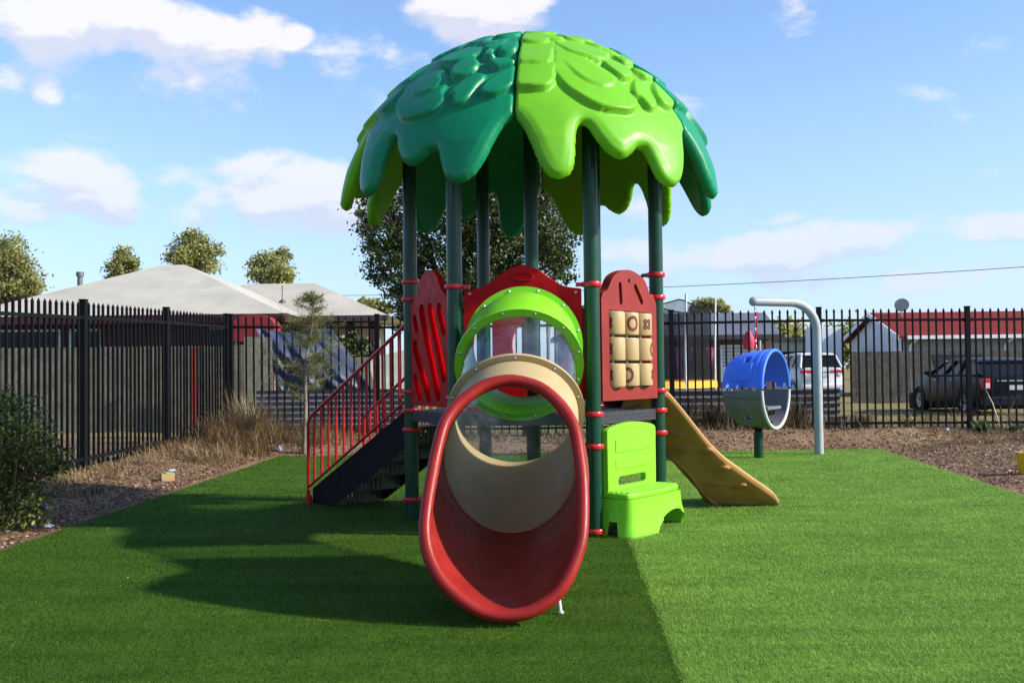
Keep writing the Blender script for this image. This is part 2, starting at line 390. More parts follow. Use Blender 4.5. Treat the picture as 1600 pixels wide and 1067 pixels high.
# concrete-like edge strip of bare grit beside the turf
def blades(region, dens, hgt, wid, lean, seed):
    """region (x0f,x1f,y0,y1); returns verts, faces of single-triangle blades"""
    g = np.random.default_rng(seed); x0f, x1f, y0, y1 = region
    A = (y1 - y0) * (x1f((y0 + y1) / 2) - x0f((y0 + y1) / 2)); N = int(A * dens)
    y = g.uniform(y0, y1, N); t = g.uniform(0, 1, N)
    x = np.array([x0f(v) for v in y]) * (1 - t) + np.array([x1f(v) for v in y]) * t
    keep = np.abs(x) < .56 * y + .7; x = x[keep]; y = y[keep]; N = len(x)
    h = hgt * g.uniform(.6, 1.15, N); a = g.uniform(0, 2 * PI, N)
    dx = np.cos(a) * wid; dy = np.sin(a) * wid
    lx = lean[0] * h + g.normal(0, .45, N) * h; ly = lean[1] * h + g.normal(0, .45, N) * h
    z0 = np.full(N, .012)
    V = np.stack([np.stack([x - dx, y - dy, z0], -1), np.stack([x + dx, y + dy, z0], -1), np.stack([x + lx, y + ly, z0 + h], -1)], 1).reshape(-1, 3)
    return V, np.arange(3 * N).reshape(-1, 3)
def blade_mat(name, dark, lite, rough=.5):
    m = bpy.data.materials.new(name); m.use_nodes = True; t = NT(m.node_tree); b = m.node_tree.nodes['Principled BSDF']
    g = t.n('ShaderNodeNewGeometry')
    cc = t.ramp(g.outputs['Random Per Island'], [(.1, dark), (.9, lite)])
    c = t.n('ShaderNodeTexCoord').outputs['Object']
    cc = t.mix(1.0, cc, t.ramp(t.noise(c, 1.6, 5, .6), [(.28, (.70, .76, .68)), (.72, (1.25, 1.2, 1.2))]), 'MULTIPLY')
    cc = sheen_stripes(t, c, cc)
    t.L.new(cc, b.inputs['Base Color']); b.inputs['Roughness'].default_value = rough; b.inputs['Specular IOR Level'].default_value = .15
    tr = t.n('ShaderNodeBsdfTranslucent'); t.L.new(cc, tr.inputs[0]); mx = t.n('ShaderNodeMixShader'); mx.inputs[0].default_value = .3
    out = m.node_tree.nodes['Material Output']; t.L.new(b.outputs[0], mx.inputs[1]); t.L.new(tr.outputs[0], mx.inputs[2]); t.L.new(mx.outputs[0], out.inputs[0])
    return m
def blade_field(x0f, x1f, lean, m, label, seed):
    Vs = []; n = 0
    for y0, y1, dens, h, wd in ((3.2, 5.2, 13000, .0125, .0013), (5.2, 7.5, 7000, .0125, .0018), (7.5, 10.5, 2600, .013, .0026), (10.5, TY1 - .02, 1000, .014, .004)):
        V, _ = blades((x0f, x1f, y0, y1), dens, h, wd, lean, seed + n); Vs.append(V); n += 1
    V = np.concatenate(Vs); o = link('turf_blades', mesh_np('turf_blades', V, np.arange(len(V)).reshape(-1, 3)), m, smooth=False)
    return setp(o, label, 'grass', None, 'stuff')
blade_field(turf_left, lambda y: seam(y) + .012, (.35, -.5), blade_mat('blade_sheen_dark', (.019, .053, .004), (.12, .225, .020)), 'green synthetic grass blades left of the seam, coloured darker for the shading of their lean', 10)  # how the leaning pile catches light is also put into the blade colours
blade_field(lambda y: seam(y) - .012, turf_right, (-.3, .5), blade_mat('blade_sheen_light', (.062, .145, .015), (.265, .43, .070)), 'green synthetic grass blades right of the seam, coloured paler for the sheen of their lean', 20)

# ================================================================== THE PLAY TOWER
CX, CY, RAD = .168, 8.43, 1.017
A0 = -.097
DECK = .90
def vtx(k): a = A0 + k * PI / 3; return Vector((CX + RAD * math.cos(a), CY + RAD * math.sin(a), 0))
# k: 0 right, 1 back right, 2 back left, 3 left, 4 front left, 5 front right
tower = empty('play_tower', (CX, CY, 0), 'green domed climbing tower with red tube slide on the artificial turf', 'playground tower')
PR = .057
def clamp(parent, c, z, ang=None):
    b = MB(); b.lathe([(PR + .001, -.018), (PR + .013, -.018), (PR + .017, -.012), (PR + .017, .012), (PR + .013, .018), (PR + .001, .018)], (c.x, c.y, z), 24)
    if ang is not None:
        for a in ang:
            d = Vector((math.cos(a), math.sin(a), 0)); p = c + d * (PR + .028)
            b.box((p.x, p.y, z), (.032, .013, .015), rot=a)
            q = c + d * (PR + .040)
            b.lathe([(0, .02), (.008, .018), (.009, -.018), (0, -.02)], (q.x, q.y, z), 10, M=Matrix.Rotation(a, 3, 'Z') @ Matrix.Rotation(PI / 2, 3, 'X'))
    return b.build('clamp', M_CLAMP, parent, smooth=True, bevel=0)
def edge_ang(k, j): d = vtx(j) - vtx(k); return math.atan2(d.y, d.x)
clamps = {0: [(.885, None), (.705, (5,)), (1.045, (5,)), (1.80, (5,)), (1.985, (1,))],
          5: [(.895, None), (.660, (0,)), (1.845, (4, 0)), (.045, (0,))],
          4: [(1.845, (5,)), (.9, None), (1.02, (3,))],
          3: [(1.965, (2,)), (1.82, (4,)), (1.055, (2,)), (.90, None), (.74, (2,)), (.165, (2,))],
          1: [(.885, None), (1.8, (0,)), (1.0, (2,)), (1.75, (2,))], 2: [(.885, None), (1.8, (1,)), (1.0, (1,))]}
for k in range(7):
    p = vtx(k) if k < 6 else Vector((CX, CY, 0))
    b = MB(); b.tube([p + Vector((0, 0, -.05)), p + Vector((0, 0, 2.0)), p + Vector((0, 0, 3.3))], PR, 28)
    po = b.build('post', M_POST, tower, smooth=True)
    for z, js in clamps.get(k, [(.885, None)]):
        clamp(po, p, z, [edge_ang(k, j) for j in js] if js else None)
# deck: perforated plate plus rim channels
b = MB(); hexa = [((vtx(k) - Vector((CX, CY, 0))) * .985 + Vector((CX, CY, 0))) for k in range(6)]
b.prism([(v.x, v.y) for v in hexa], DECK - .012, DECK)
deck = b.build('deck', M_TREAD, tower)
b = MB()
for k in range(6):
    a = vtx(k); c = vtx((k + 1) % 6); d = (c - a).normalized(); n = Vector((d.y, -d.x, 0)); mid = (a + c) / 2 + n * .004
    ang = math.atan2(d.y, d.x)
    b.box((mid.x, mid.y, DECK - .045), (.44, .012, .042), rot=ang)
b.build('rim_channel', mat('grey_coated_steel', (.035, .038, .042), .55, .2, 30, spec=.25), deck, bevel=.003)
for k in (5, 3, 0, 2):      # pressed hole pattern along each rim
    b = MB(); a = vtx(k); c = vtx((k + 1) % 6); d = (c - a).normalized(); n = Vector((d.y, -d.x, 0)); ang = math.atan2(n.y, n.x)
    for i in range(15):
        for j in (0, 1):
            p = a + d * (.12 + i * .0545 + j * .027) + n * .0175
            b.lathe([(0, 0), (.0075, 0), (.009, -.002)], (p.x, p.y, DECK - .032 - .024 * j), 8, M=Matrix.Rotation(ang, 3, 'Z') @ Matrix.Rotation(PI / 2, 3, 'Y'))
    b.build('hole_pattern', mat('hole_black', (.008, .008, .008), .8), deck)

# ---- roof panels
PROF = spline([(0, 3.85), (.35, 3.815), (.67, 3.69), (.97, 3.485), (1.18, 3.27), (1.335, 3.02), (1.44, 2.75), (1.505, 2.5), (1.53, 2.35)], 24)
PROF = np.array(PROF); ARC = np.concatenate([[0], np.cumsum(np.hypot(*np.diff(PROF, axis=0).T))])
TAN = np.gradient(PROF, ARC, axis=0); TAN /= np.linalg.norm(TAN, axis=1)[:, None]
def prof_at(t):
    r = np.interp(t, ARC, PROF[:, 0]); z = np.interp(t, ARC, PROF[:, 1]); tr = np.interp(t, ARC, TAN[:, 0]); tz = np.interp(t, ARC, TAN[:, 1])
    return r, z, -tz, tr          # radius, height, outward normal (nr, nz)
OUT = spline([(-1.03, 1.732), (-.985, 1.747), (-.93, 1.812), (-.86, 1.937), (-.80, 2.067), (-.725, 2.167), (-.64, 2.204), (-.55, 2.199), (-.475, 2.147), (-.435, 2.047), (-.41, 1.897), (-.385, 1.812),
              (-.34, 1.782), (-.295, 1.812), (-.23, 1.907), (-.15, 1.987), (-.06, 2.032), (.02, 2.037), (.115, 1.997), (.19, 1.947), (.25, 1.947), (.30, 2.037), (.36, 2.147), (.44, 2.197), (.53, 2.212),
              (.62, 2.187), (.71, 2.117), (.79, 1.997), (.87, 1.857), (.94, 1.772), (.985, 1.747), (1.03, 1.737)], 10)
OUT = np.array(OUT); HW = PI / 6
# relief: drips lying in shingle layers.  (xi0,t0, xi1,t1, radius, height)
DR = [(-.70, .15, -.74, .52, .13, .034), (-.76, .45, -.79, .80, .12, .038), (.1, .12, -.30, .50, .08, .036), (-.1, .4, -.40, .76, .09, .036), (.3, .2, .10, .72, .09, .036), (.62, .15, .66, .60, .10, .036),
      (.45, .5, .60, .92, .08, .036), (.85, .5, .85, 1.0, .07, .034)]
RELIEF = [
    [(-0.58, 1.27), (-0.54, 1.38), (-0.48, 1.49), (-0.37, 1.58), (-0.23, 1.66), (-0.07, 1.69), (0.11, 1.69), (0.22, 1.65), (0.28, 1.58), (0.26, 1.52), (0.20, 1.45), (0.19, 1.32), (-0.01, 1.18), (-0.24, 1.06), (-0.47, 1.03)],
    [(-0.51, 1.00), (-0.45, 1.16), (-0.36, 1.33), (-0.24, 1.44), (-0.11, 1.48), (0.02, 1.47), (0.11, 1.42), (0.13, 1.34), (0.06, 1.29), (-0.03, 1.21), (-0.11, 1.10), (-0.27, 0.98), (-0.42, 0.89)],
    [(-0.41, 0.82), (-0.33, 1.01), (-0.18, 1.09), (-0.02, 1.14), (0.17, 1.14), (0.32, 1.07), (0.49, 0.94), (0.42, 0.85), (0.22, 0.78), (0.04, 0.65), (-0.17, 0.60)],
    [(0.04, 0.65), (0.22, 0.78), (0.40, 0.90), (0.66, 0.87)],
    [(0.15, 1.16), (0.18, 1.27), (0.25, 1.34), (0.36, 1.34), (0.49, 1.28), (0.52, 1.20), (0.44, 1.11), (0.33, 1.05)],
    [(0.55, 0.96), (0.53, 1.11), (0.69, 1.11)],
    [(0.64, 1.15), (0.68, 1.23), (0.77, 1.28), (1.00, 1.21)],
    [(0.30, 1.49), (0.36, 1.54), (0.38, 1.61), (0.43, 1.64), (0.53, 1.60), (0.57, 1.54), (0.60, 1.45), (0.65, 1.34), (0.48, 1.31)],
    [(0.76, 1.36), (0.65, 1.50), (0.68, 1.56), (0.79, 1.57), (0.94, 1.51), (1.04, 1.41), (1.06, 1.33), (0.99, 1.24)],
    [(-1.03, 1.18), (-1.00, 1.47), (-0.87, 1.51), (-0.74, 1.52), (-0.66, 1.50), (-0.59, 1.44), (-0.57, 1.34), (-0.57, 1.20)],
    [(-1.07, 0.79), (-1.00, 1.20), (-0.84, 1.25), (-0.68, 1.25), (-0.58, 1.21), (-0.51, 1.05), (-0.41, 0.75)],
    [(-1.06, 0.57), (-1.00, 0.80), (-0.83, 0.85), (-0.59, 0.80), (-0.49, 0.62)],
]
def poly_sd(px, py, poly):
    d = np.full(px.shape, 9.0); ins = np.zeros(px.shape, bool); n = len(poly)
    for i in range(n):
        ax, ay = poly[i]; bx, by = poly[(i + 1) % n]; ex, ey = bx - ax, by - ay; t = np.clip(((px - ax) * ex + (py - ay) * ey) / (ex * ex + ey * ey + 1e-12), 0, 1)
        d = np.minimum(d, np.hypot(px - ax - t * ex, py - ay - t * ey))
        c = ((ay > py) != (by > py)) & (px < (bx - ax) * (py - ay) / (by - ay + 1e-12) + ax); ins ^= c
    return np.where(ins, d, -d)
def roof_panel(k, m, flip=False):
    ts = np.arange(.05, 2.36, .0125); xi = np.linspace(-1, 1, 132) * .992
    XI, T = np.meshgrid(xi, ts)
    MET = HW * 1.42
    ox = OUT[:, 0] * MET; oy = OUT[:, 1]
    L = np.interp(XI, OUT[:, 0], OUT[:, 1])
    # signed distance to the lower outline
    P = np.stack([XI.ravel() * MET, T.ravel()], -1); near = P[:, 1] > 1.45
    D = np.full(len(P), 9.0); q = P[near]; dm = np.full(len(q), 9.0); arg = np.zeros((len(q), 2))
    A = np.stack([ox[:-1], oy[:-1]], -1); B = np.stack([ox[1:], oy[1:]], -1)
    for a, bb in zip(A, B):
        ab = bb - a; tt = np.clip(((q - a) @ ab) / (ab @ ab), 0, 1); c = a + tt[:, None] * ab; dd = np.hypot(*(q - c).T)
        u = dd < dm; dm[u] = dd[u]; arg[u] = c[u]
    ins = (q[:, 1] < np.interp(q[:, 0] / MET, OUT[:, 0], OUT[:, 1])); D[near] = np.where(ins, dm, -dm)
    C = P.copy(); C[near] = arg
    D = D.reshape(T.shape); C = C.reshape(*T.shape, 2)
    ny, nx = T.shape
    # keep cells whose every corner is inside, then pull near-boundary vertices onto the outline
    inside = D > 0
    cell = inside[:-1, :-1] & inside[1:, :-1] & inside[:-1, 1:] & inside[1:, 1:]
    used = np.zeros_like(inside); used[:-1, :-1] |= cell; used[1:, :-1] |= cell; used[:-1, 1:] |= cell; used[1:, 1:] |= cell
    cnt = np.zeros(T.shape, int); cnt[:-1, :-1] += cell; cnt[1:, :-1] += cell; cnt[:-1, 1:] += cell; cnt[1:, 1:] += cell
    bnd = used & (cnt < 4) & (T > 1.55) & (D < .04)
    Xm = XI.copy(); Tm = T.copy()
    Xm[bnd] = C[bnd][:, 0] / MET; Tm[bnd] = C[bnd][:, 1]; Xm = np.clip(Xm, -.992, .992)
    D2 = D.copy(); D2[bnd] = 0
    r, z, nr, nz = prof_at(Tm)
    lat = Xm * HW * r                      # metric lateral
    # pillow edge
    TE = .05
    eb = np.sqrt(np.clip(1 - (1 - np.clip(D2 / TE, 0, 1)) ** 2, 0, 1))
    sd_ = (.992 - np.abs(Xm)) * HW * r; TS = .022
    es = .55 + .45 * np.sqrt(np.clip(1 - (1 - np.clip(sd_ / TS, 0, 1)) ** 2, 0, 1))
    # gentle swelling of every lobe
    swell = .03 * np.clip(1 - np.abs((Tm - 1.9) / .5), 0, 1) * np.clip(D2 / .1, 0, 1)
    hgt = np.zeros_like(T)
    for x0, t0, x1, t1, rad, hh in DR:
        r0 = prof_at(t0)[0]; r1 = prof_at(t1)[0]
        ax, ay = x0 * HW * r0, t0; bx, by = x1 * HW * r1, t1
        vx, vy = bx - ax, by - ay; l2 = vx * vx + vy * vy
        s = ((lat - ax) * vx + (Tm - ay) * vy) / l2; sc = np.clip(s, 0, 1)
        d = rad * (.85 + .15 * sc) - np.hypot(lat - ax - sc * vx, Tm - ay - sc * vy)
        e = np.clip(d / .026, 0, 1); e = np.sqrt(1 - (1 - e) ** 2)
        grow = np.clip(.25 + .9 * s, 0, 1.05)
        base = hh * (.45 + .55 * sc)
        hgt = np.maximum(hgt, e * base * grow * 1.25)
    for pl in RELIEF:
        P2 = [tuple(p) for p in spline(pl, 5, True)]
        rr_ = [prof_at(p[1])[0] for p in P2]; P2 = [(p[0] * HW * q_, p[1]) for p, q_ in zip(P2, rr_)]
        tlow = max(p[1] for p in P2); sd2 = poly_sd(lat, Tm, P2)
        e = np.clip((sd2 + .004) / .022, 0, 1); e = np.sqrt(1 - (1 - e) ** 2)
        hh = .054 * (1 - .50 * np.clip((tlow - Tm) / .32, 0, 1))
        hgt = np.maximum(hgt, e * hh)
    off = (TE * eb * es + swell + hgt) * (.6 + .4 * sst(T, 0, .3))
    a = A0 + k * PI / 3 + (Xm * HW)
    def place(o):
        rr = r + nr * o; zz = z + nz * o
        return np.stack([CX + rr * np.cos(a), CY + rr * np.sin(a), zz], -1).reshape(-1, 3)
    Vo = place(off); inn = -.004 * eb - .030 * np.clip(D2 / .05, 0, 1) * np.clip(sd_ / .02, 0, 1)
    Vi = place(inn); N = ny * nx
    idx = (np.arange(ny - 1)[:, None] * nx + np.arange(nx - 1)[None])
    c_ = cell
    q0 = np.stack([idx, idx + 1, idx + nx + 1, idx + nx], -1)[c_]
    qi = q0[:, ::-1] + N
    # walls on every border edge
    edges = {}
    e_ = np.concatenate([q0[:, [0, 1]], q0[:, [1, 2]], q0[:, [2, 3]], q0[:, [3, 0]]]); key = np.sort(e_, 1); kk = key[:, 0].astype(np.int64) * 10 ** 6 + key[:, 1]
    u, inv, ct = np.unique(kk, return_inverse=True, return_counts=True); be = e_[ct[inv] == 1]
    wq = np.stack([be[:, 1], be[:, 0], be[:, 0] + N, be[:, 1] + N], -1)
    F = np.concatenate([q0, qi, wq]); used_v, Fi = np.unique(F, return_inverse=True); Vall = np.concatenate([Vo, Vi])[used_v]
    me = mesh_np('roof_panel', Vall, Fi.reshape(F.shape)[:, ::-1])
    bm = bmesh.new(); bm.from_mesh(me); lay = bm.verts.layers.float.new('d'); dd = np.concatenate([D2.ravel(), D2.ravel()])[used_v]
    if len(dd) == len(bm.verts):
        for v, q_ in zip(bm.verts, dd): v[lay] = q_
    bmesh.ops.remove_doubles(bm, verts=bm.verts, dist=.0008); bmesh.ops.recalc_face_normals(bm, faces=bm.faces)
    bmesh.ops.smooth_vert(bm, verts=bm.verts, factor=.5, use_axis_x=True, use_axis_y=True, use_axis_z=True)
    near_edge = [v for v in bm.verts if v[lay] < .045]
    for _ in range(6): bmesh.ops.smooth_vert(bm, verts=near_edge, factor=.5, use_axis_x=True, use_axis_y=True, use_axis_z=True)
    bm.verts.layers.float.remove(lay); bm.to_mesh(me); bm.free()
    return link('roof_panel', me, m, tower)
for k in range(6):
    o = roof_panel(k, P_LIME if k % 2 else P_GREEN)
    o['label'] = 'lime green dripping roof panel' if k % 2 else 'dark green dripping roof panel'
b = MB(); b.lathe([(0, 3.90), (.06, 3.895), (.10, 3.87), (.11, 3.83)], (CX, CY, 0), 24); b.build('roof_cap', P_GREEN, tower, smooth=True)

# ---- panel frames: matrix whose x runs along the edge from vertex a to vertex b (left to right seen from outside), y = up, z = outward
def edge_M(a, b, off=0):
    p = vtx(a); d = (vtx(b) - p).normalized(); n = Vector((d.y, -d.x, 0))
    return Matrix(((d.x, 0, n.x, p.x + n.x * off), (d.y, 0, n.y, p.y + n.y * off), (0, 1, 0, 0), (0, 0, 0, 1)))
EL = RAD
def circle(cx, cy, r, n=48, ry=None): return [(cx + r * math.cos(2 * PI * i / n), cy + (ry or r) * math.sin(2 * PI * i / n)) for i in range(n)]
def slot(x0, y0, x1, y1, r, n=8):
    a = math.atan2(y1 - y0, x1 - x0); o = []
    for i in range(n + 1): t = a + PI / 2 + PI * i / n; o.append((x0 + r * math.cos(t), y0 + r * math.sin(t)))
    for i in range(n + 1): t = a - PI / 2 + PI * i / n; o.append((x1 + r * math.cos(t), y1 + r * math.sin(t)))
    return o
def bolt_proto():
    b = MB(); b.lathe([(.0, .007), (.004, .0065), (.0075, .003), (.009, 0), (.012, 0), (.012, -.003)], (0, 0, 0), 12)
    me = b.mesh('bolt'); me.materials.append(M_STEEL); me.shade_smooth(); return me
BOLT = bolt_proto()
def bolt(parent, p, n):
    o = bpy.data.objects.new('bolt', BOLT); COL.objects.link(o); o.parent = parent; o.matrix_parent_inverse = parent_world(parent).inverted()
    o.location = p; o.rotation_euler = Vector(n).to_track_quat('Z', 'Y').to_euler(); return o

# front arch panel with the tube opening
M = edge_M(4, 5, 0)
arch = [(.075, .915), (EL - .075, .915), (EL - .075, 1.80), (EL - .11, 1.825), (EL - .22, 1.84)]
arch += [(.5 + .28 * math.cos(t), 1.80 + .165 * math.sin(t)) for t in np.linspace(.45, PI - .45, 15)]
arch += [(.22, 1.84), (.11, 1.825), (.075, 1.80)]
arch = [(.075, .915), (EL - .075, .915)] + [tuple(p) for p in spline([(EL - .075, 1.815), (EL - .2, 1.835), (EL - .30, 1.895), (EL - .40, 1.965), (.5, 1.995), (.40, 1.965), (.30, 1.895), (.2, 1.835), (.075, 1.815)], 6)]
TUBE0 = .085
tp = M.inverted() @ Vector((TUBE0, 7.52, 1.40))
ap = plate(arch, [circle(tp.x, 1.40, .375, 56)], .05, M, 'arch_panel', P_RED, tower, .012)
inner = [(.5 + (x - .5) * .0 + (x - .5) * 1.0, y) for x, y in arch]
plate(slot(.46, 1.905, .56, 1.905, .030), [slot(.46, 1.905, .56, 1.905, .020)], .012, M @ Matrix.Translation((0, 0, .028)), 'emboss', P_RED, ap, .004)
for x, y in ((.115, 1.79), (EL - .115, 1.79), (.115, .96), (EL - .115, .96)):
    bolt(ap, M @ Vector((x, y, .028)), M.to_3x3() @ Vector((0, 0, 1)))

# left slotted panel between left post (3) and front left post (4)
M = edge_M(3, 4, 0)
so_ = [(.075, .945), (EL - .075, .945)] + [tuple(p) for p in spline([(EL - .075, 1.76), (EL - .14, 1.80), (EL - .24, 1.86), (EL - .34, 1.97), (.5, 2.02), (.34, 1.97), (.24, 1.86), (.14, 1.80), (.075, 1.76)], 6)]
slots = []
for x0, y0, x1, y1 in ((.16, 1.68, .30, 1.46), (.16, 1.40, .50, 1.03), (.34, 1.70, .62, 1.26), (.16, 1.16, .30, 1.02), (.53, 1.70, .82, 1.28), (.72, 1.72, .84, 1.54), (.66, 1.20, .82, 1.02), (.42, 1.33, .66, 1.04)):
    slots.append(slot(x0, y0, x1, y1, .034))
slots = [slot(.17, 1.64, .21, 1.57, .045), slot(.17, 1.42, .49, 1.03, .060), slot(.17, 1.16, .27, 1.03, .045), slot(.34, 1.70, .70, 1.05, .062), slot(.54, 1.70, .83, 1.19, .060), slot(.74, 1.70, .83, 1.54, .048)]
sp = plate(so_, slots, .045, M, 'slotted_panel', P_RED, tower, .012)
plate([(.10, .97), (EL - .10, .97), (EL - .10, 1.75), (.10, 1.75)], [], .006, M @ Matrix.Translation((0, 0, -.014)), 'backing_sheet', P_REDGLOW, sp, 0)  # recess floor behind the slots; sunlight shining through is painted as brighter red

# noughts-and-crosses panel between front right post (5) and right post (0)
M = edge_M(5, 0, 0)
gt = [(.075, .985), (EL - .075, .985)] + [tuple(p) for p in spline([(EL - .075, 1.74), (EL - .11, 1.79), (EL - .18, 1.82), (EL - .28, 1.93), (.5, 1.985), (.28, 1.93), (.18, 1.82), (.11, 1.79), (.075, 1.74)], 6)]
win = [(.185, 1.08), (.83, 1.08), (.83, 1.665), (.185, 1.665)]
gp = plate(gt, [win, slot(.36, 1.86, .37, 1.73, .022), slot(.60, 1.86, .70, 1.745, .022), circle(.5, 1.90, .016, 12)], .075, M, 'game_panel', P_BRICK, tower, .012)
b = MB(); b.box((0, 0, 0), (.31, .29, .003)); 
for x in (.2925, .5075, .7225):
    b2 = MB(); b2.tube([M @ Vector((x, 1.075, 0)), M @ Vector((x, 1.67, 0))], .011, 10); b2.build('axle', M_STEEL, gp, smooth=True)
def cyl_patch(rx, fn, nu, nv, rad):
    """fn(u,v)->(angle-arc x, z) patch wrapped on a roller of radius rad around local y axis"""
    V = []; 
    for i in range(nu + 1):
        for j in range(nv + 1):
            x, y = fn(i / nu, j / nv); a = x / rad; V.append(Vector((rad * math.sin(a), y, rad * math.cos(a))))
    F = [(i * (nv + 1) + j, (i + 1) * (nv + 1) + j, (i + 1) * (nv + 1) + j + 1, i * (nv + 1) + j + 1) for i in range(nu) for j in range(nv)]
    return V, F
def rot_y(v, a): c, s = math.cos(a), math.sin(a); return Vector((v.x * c + v.z * s, v.y, -v.x * s + v.z * c))
ROLL_ROT = [[-1.42, -.50, -.40], [-1.42, 2.6, .42], [-1.42, -1.05, .38]]
KIND = [['x', 'o', 'x'], ['x', 'o', 'o'], ['x', 'c', 'x']]
for i in range(3):
    for j in range(3):
        c = M @ Vector((.2925 + .215 * j, 1.568 - .196 * i, .005)); M3 = M.to_3x3()
        rr = .093; hh = .088
        b = MB(); b.lathe([(0, -hh), (rr - .012, -hh), (rr - .003, -hh + .004), (rr, -hh + .012), (rr, hh - .012), (rr - .003, hh - .004), (rr - .012, hh), (0, hh)], (c.x, c.y, c.z), 32)
        ro = b.build('roller', plastic('roller_tan', (.42, .30, .145), .45, .08), gp, smooth=True)
        q = MB(); ra = ROLL_ROT[i][j]
        if KIND[i][j] in 'oc':
            V, Fs = cyl_patch(0, lambda u, v: ((.036 + .024 * v) * math.cos(2 * PI * u) * .85, (.036 + .024 * v) * math.sin(2 * PI * u)), 32, 2, rr + .0015)
            q.add([c + M3 @ rot_y(v, ra) for v in V], Fs)
        else:
            for sg in (1, -1):
                a_ = sg * .62
                V, Fs = cyl_patch(0, lambda u, v: ((.010 + .013 * v) * math.cos(2 * PI * u) * math.cos(a_) + (.034 + .014 * v) * math.sin(2 * PI * u) * math.sin(a_), -(.010 + .013 * v) * math.cos(2 * PI * u) * math.sin(a_) + (.034 + .014 * v) * math.sin(2 * PI * u) * math.cos(a_)), 28, 1, rr + .0015 + (.0006 if sg > 0 else 0))
                q.add([c + M3 @ rot_y(v, ra) for v in V], Fs)
        q.build('mark', P_BROWN, gp, smooth=True)
for x, y in ((.115, 1.02), (EL - .115, 1.02), (.115, 1.72), (EL - .115, 1.72)):
    bolt(gp, M @ Vector((x, y, .028)), M.to_3x3() @ Vector((0, 0, 1)))
# barrier at the back of the deck
M = edge_M(2, 1, 0)
M = edge_M(1, 2, 0)
bp = plate(so_, [circle(.5, 1.45, .26, 36)], .045, M, 'back_panel', P_RED, tower, .012)

# ---- tube slide
def ring(c, hw, hh, tilt, n=64, egg=0, yaw=0):
    up = Vector((0, -math.sin(tilt), math.cos(tilt))); rt = Vector((math.cos(yaw), math.sin(yaw), 0)); out = []
    for i in range(n):
        t = 2 * PI * i / n; s = math.sin(t); cc = math.cos(t)
        out.append(Vector(c) + rt * (hw * cc * (1 - egg * s)) + up * (hh * s))
    return out
def loft(rings, closed_ring=False):
    n = len(rings[0]); V = [v for r in rings for v in r]; F = []
    for i in range(len(rings) - 1):
        for k in range(n): F.append((i * n + k, i * n + (k + 1) % n, (i + 1) * n + (k + 1) % n, (i + 1) * n + k))
    if closed_ring:
        i = len(rings) - 1
        for k in range(n): F.append((i * n + k, i * n + (k + 1) % n, (k + 1) % n, k))
    return V, F
# axis stations: (x, y, z, halfwidth, halfheight, tilt, egg)
ST = {'p': (TUBE0, 7.46, 1.40, .375, .375, R(3), 0), 'g': (.045, 6.80, 1.245, .375, .375, R(31), 0), 'c': (.018, 6.40, .955, .375, .375, R(31), 0),
      'j': (-.012, 5.93, .705, .375, .425, R(10), -.02)}
def interp_st(a, b, n):
    A, B = ST[a], ST[b]; out = []
    pa, pb = Vector(A[:3]), Vector(B[:3]); L = (pb - pa).length
    da = Vector((0, -math.cos(A[5]), -math.sin(A[5]))) * L; db = Vector((0, -math.cos(B[5]), -math.sin(B[5]))) * L
    for i in range(n + 1):
        t = i / n; h = (2 * t ** 3 - 3 * t * t + 1, t ** 3 - 2 * t * t + t, -2 * t ** 3 + 3 * t * t, t ** 3 - t * t)
        p = pa * h[0] + da * h[1] + pb * h[2] + db * h[3]; s = t
        out.append((*p, A[3] + (B[3] - A[3]) * s, A[4] + (B[4] - A[4]) * s, A[5] + (B[5] - A[5]) * s, A[6] + (B[6] - A[6]) * s))
    return out
def st_ring(s, o=0, n=64): return ring(s[:3], s[3] + o, s[4] + o, s[5], n, s[6])
def shift(s, d):   # move a station along its own axis
    return (s[0], s[1] - d * math.cos(s[5]), s[2] - d * math.sin(s[5]), *s[3:])
def shell(stations, th, fl0=None, fl1=None, fw=.055, ft=.022):
    """tube wall with flanges at the ends"""
    st = stations; R_ = [st_ring(s, 0) for s in st]; O = []
    if fl0: O += [st_ring(st[0], fw), st_ring(shift(st[0], ft), fw), st_ring(shift(st[0], ft), th)]
    else: O += [st_ring(st[0], th)]
    for s in st[1:-1]: O.append(st_ring(s, th))
    if fl1: O += [st_ring(shift(st[-1], -ft), th), st_ring(shift(st[-1], -ft), fw), st_ring(st[-1], fw)]
    else: O += [st_ring(st[-1], th)]
    return loft(O + R_[::-1], True)
def flange_bolts(parent, s, sign, n, ph=0, fw=.032):
    nn = Vector((0, -math.cos(s[5]), -math.sin(s[5]))) * sign
    for i, p in enumerate(ring(s[:3], s[3] + fw, s[4] + fw, s[5], n)):
        c = Vector(s[:3]); v = p - c; q = Vector(p)
        t = 2 * PI * i / n + ph; up = Vector((0, -math.sin(s[5]), math.cos(s[5])))
        q = c + Vector((1, 0, 0)) * (s[3] + fw) * math.cos(t) + up * (s[4] + fw) * math.sin(t)
        bolt(parent, q + nn * .0005, nn)
gs = interp_st('p', 'g', 14)
b = MB(); b.add(*shell(gs, .014, True, True)); gc = b.build('tube_collar', P_LIME2, tower, smooth=True, bevel=0)
flange_bolts(gc, shift(gs[0], .022), 1, 12, .26); flange_bolts(gc, gs[-1], 1, 12, .26)
cs = interp_st('g', 'c', 10); cs[0] = shift(cs[0], .003)
b = MB(); b.add(*shell(cs, .006, False, False)); ct = b.build('clear_tube', M_CLEAR, tower, smooth=True)
bolt(ct, Vector((.035, 6.50, 1.462)), (0, -.5, .86))
ts_ = interp_st('c', 'j', 14)
b = MB(); b.add(*shell(ts_, .014, True, False)); te = b.build('tube_elbow', P_CREAM, tower, smooth=True)
flange_bolts(te, shift(ts_[0], .022), 1, 10, .314)
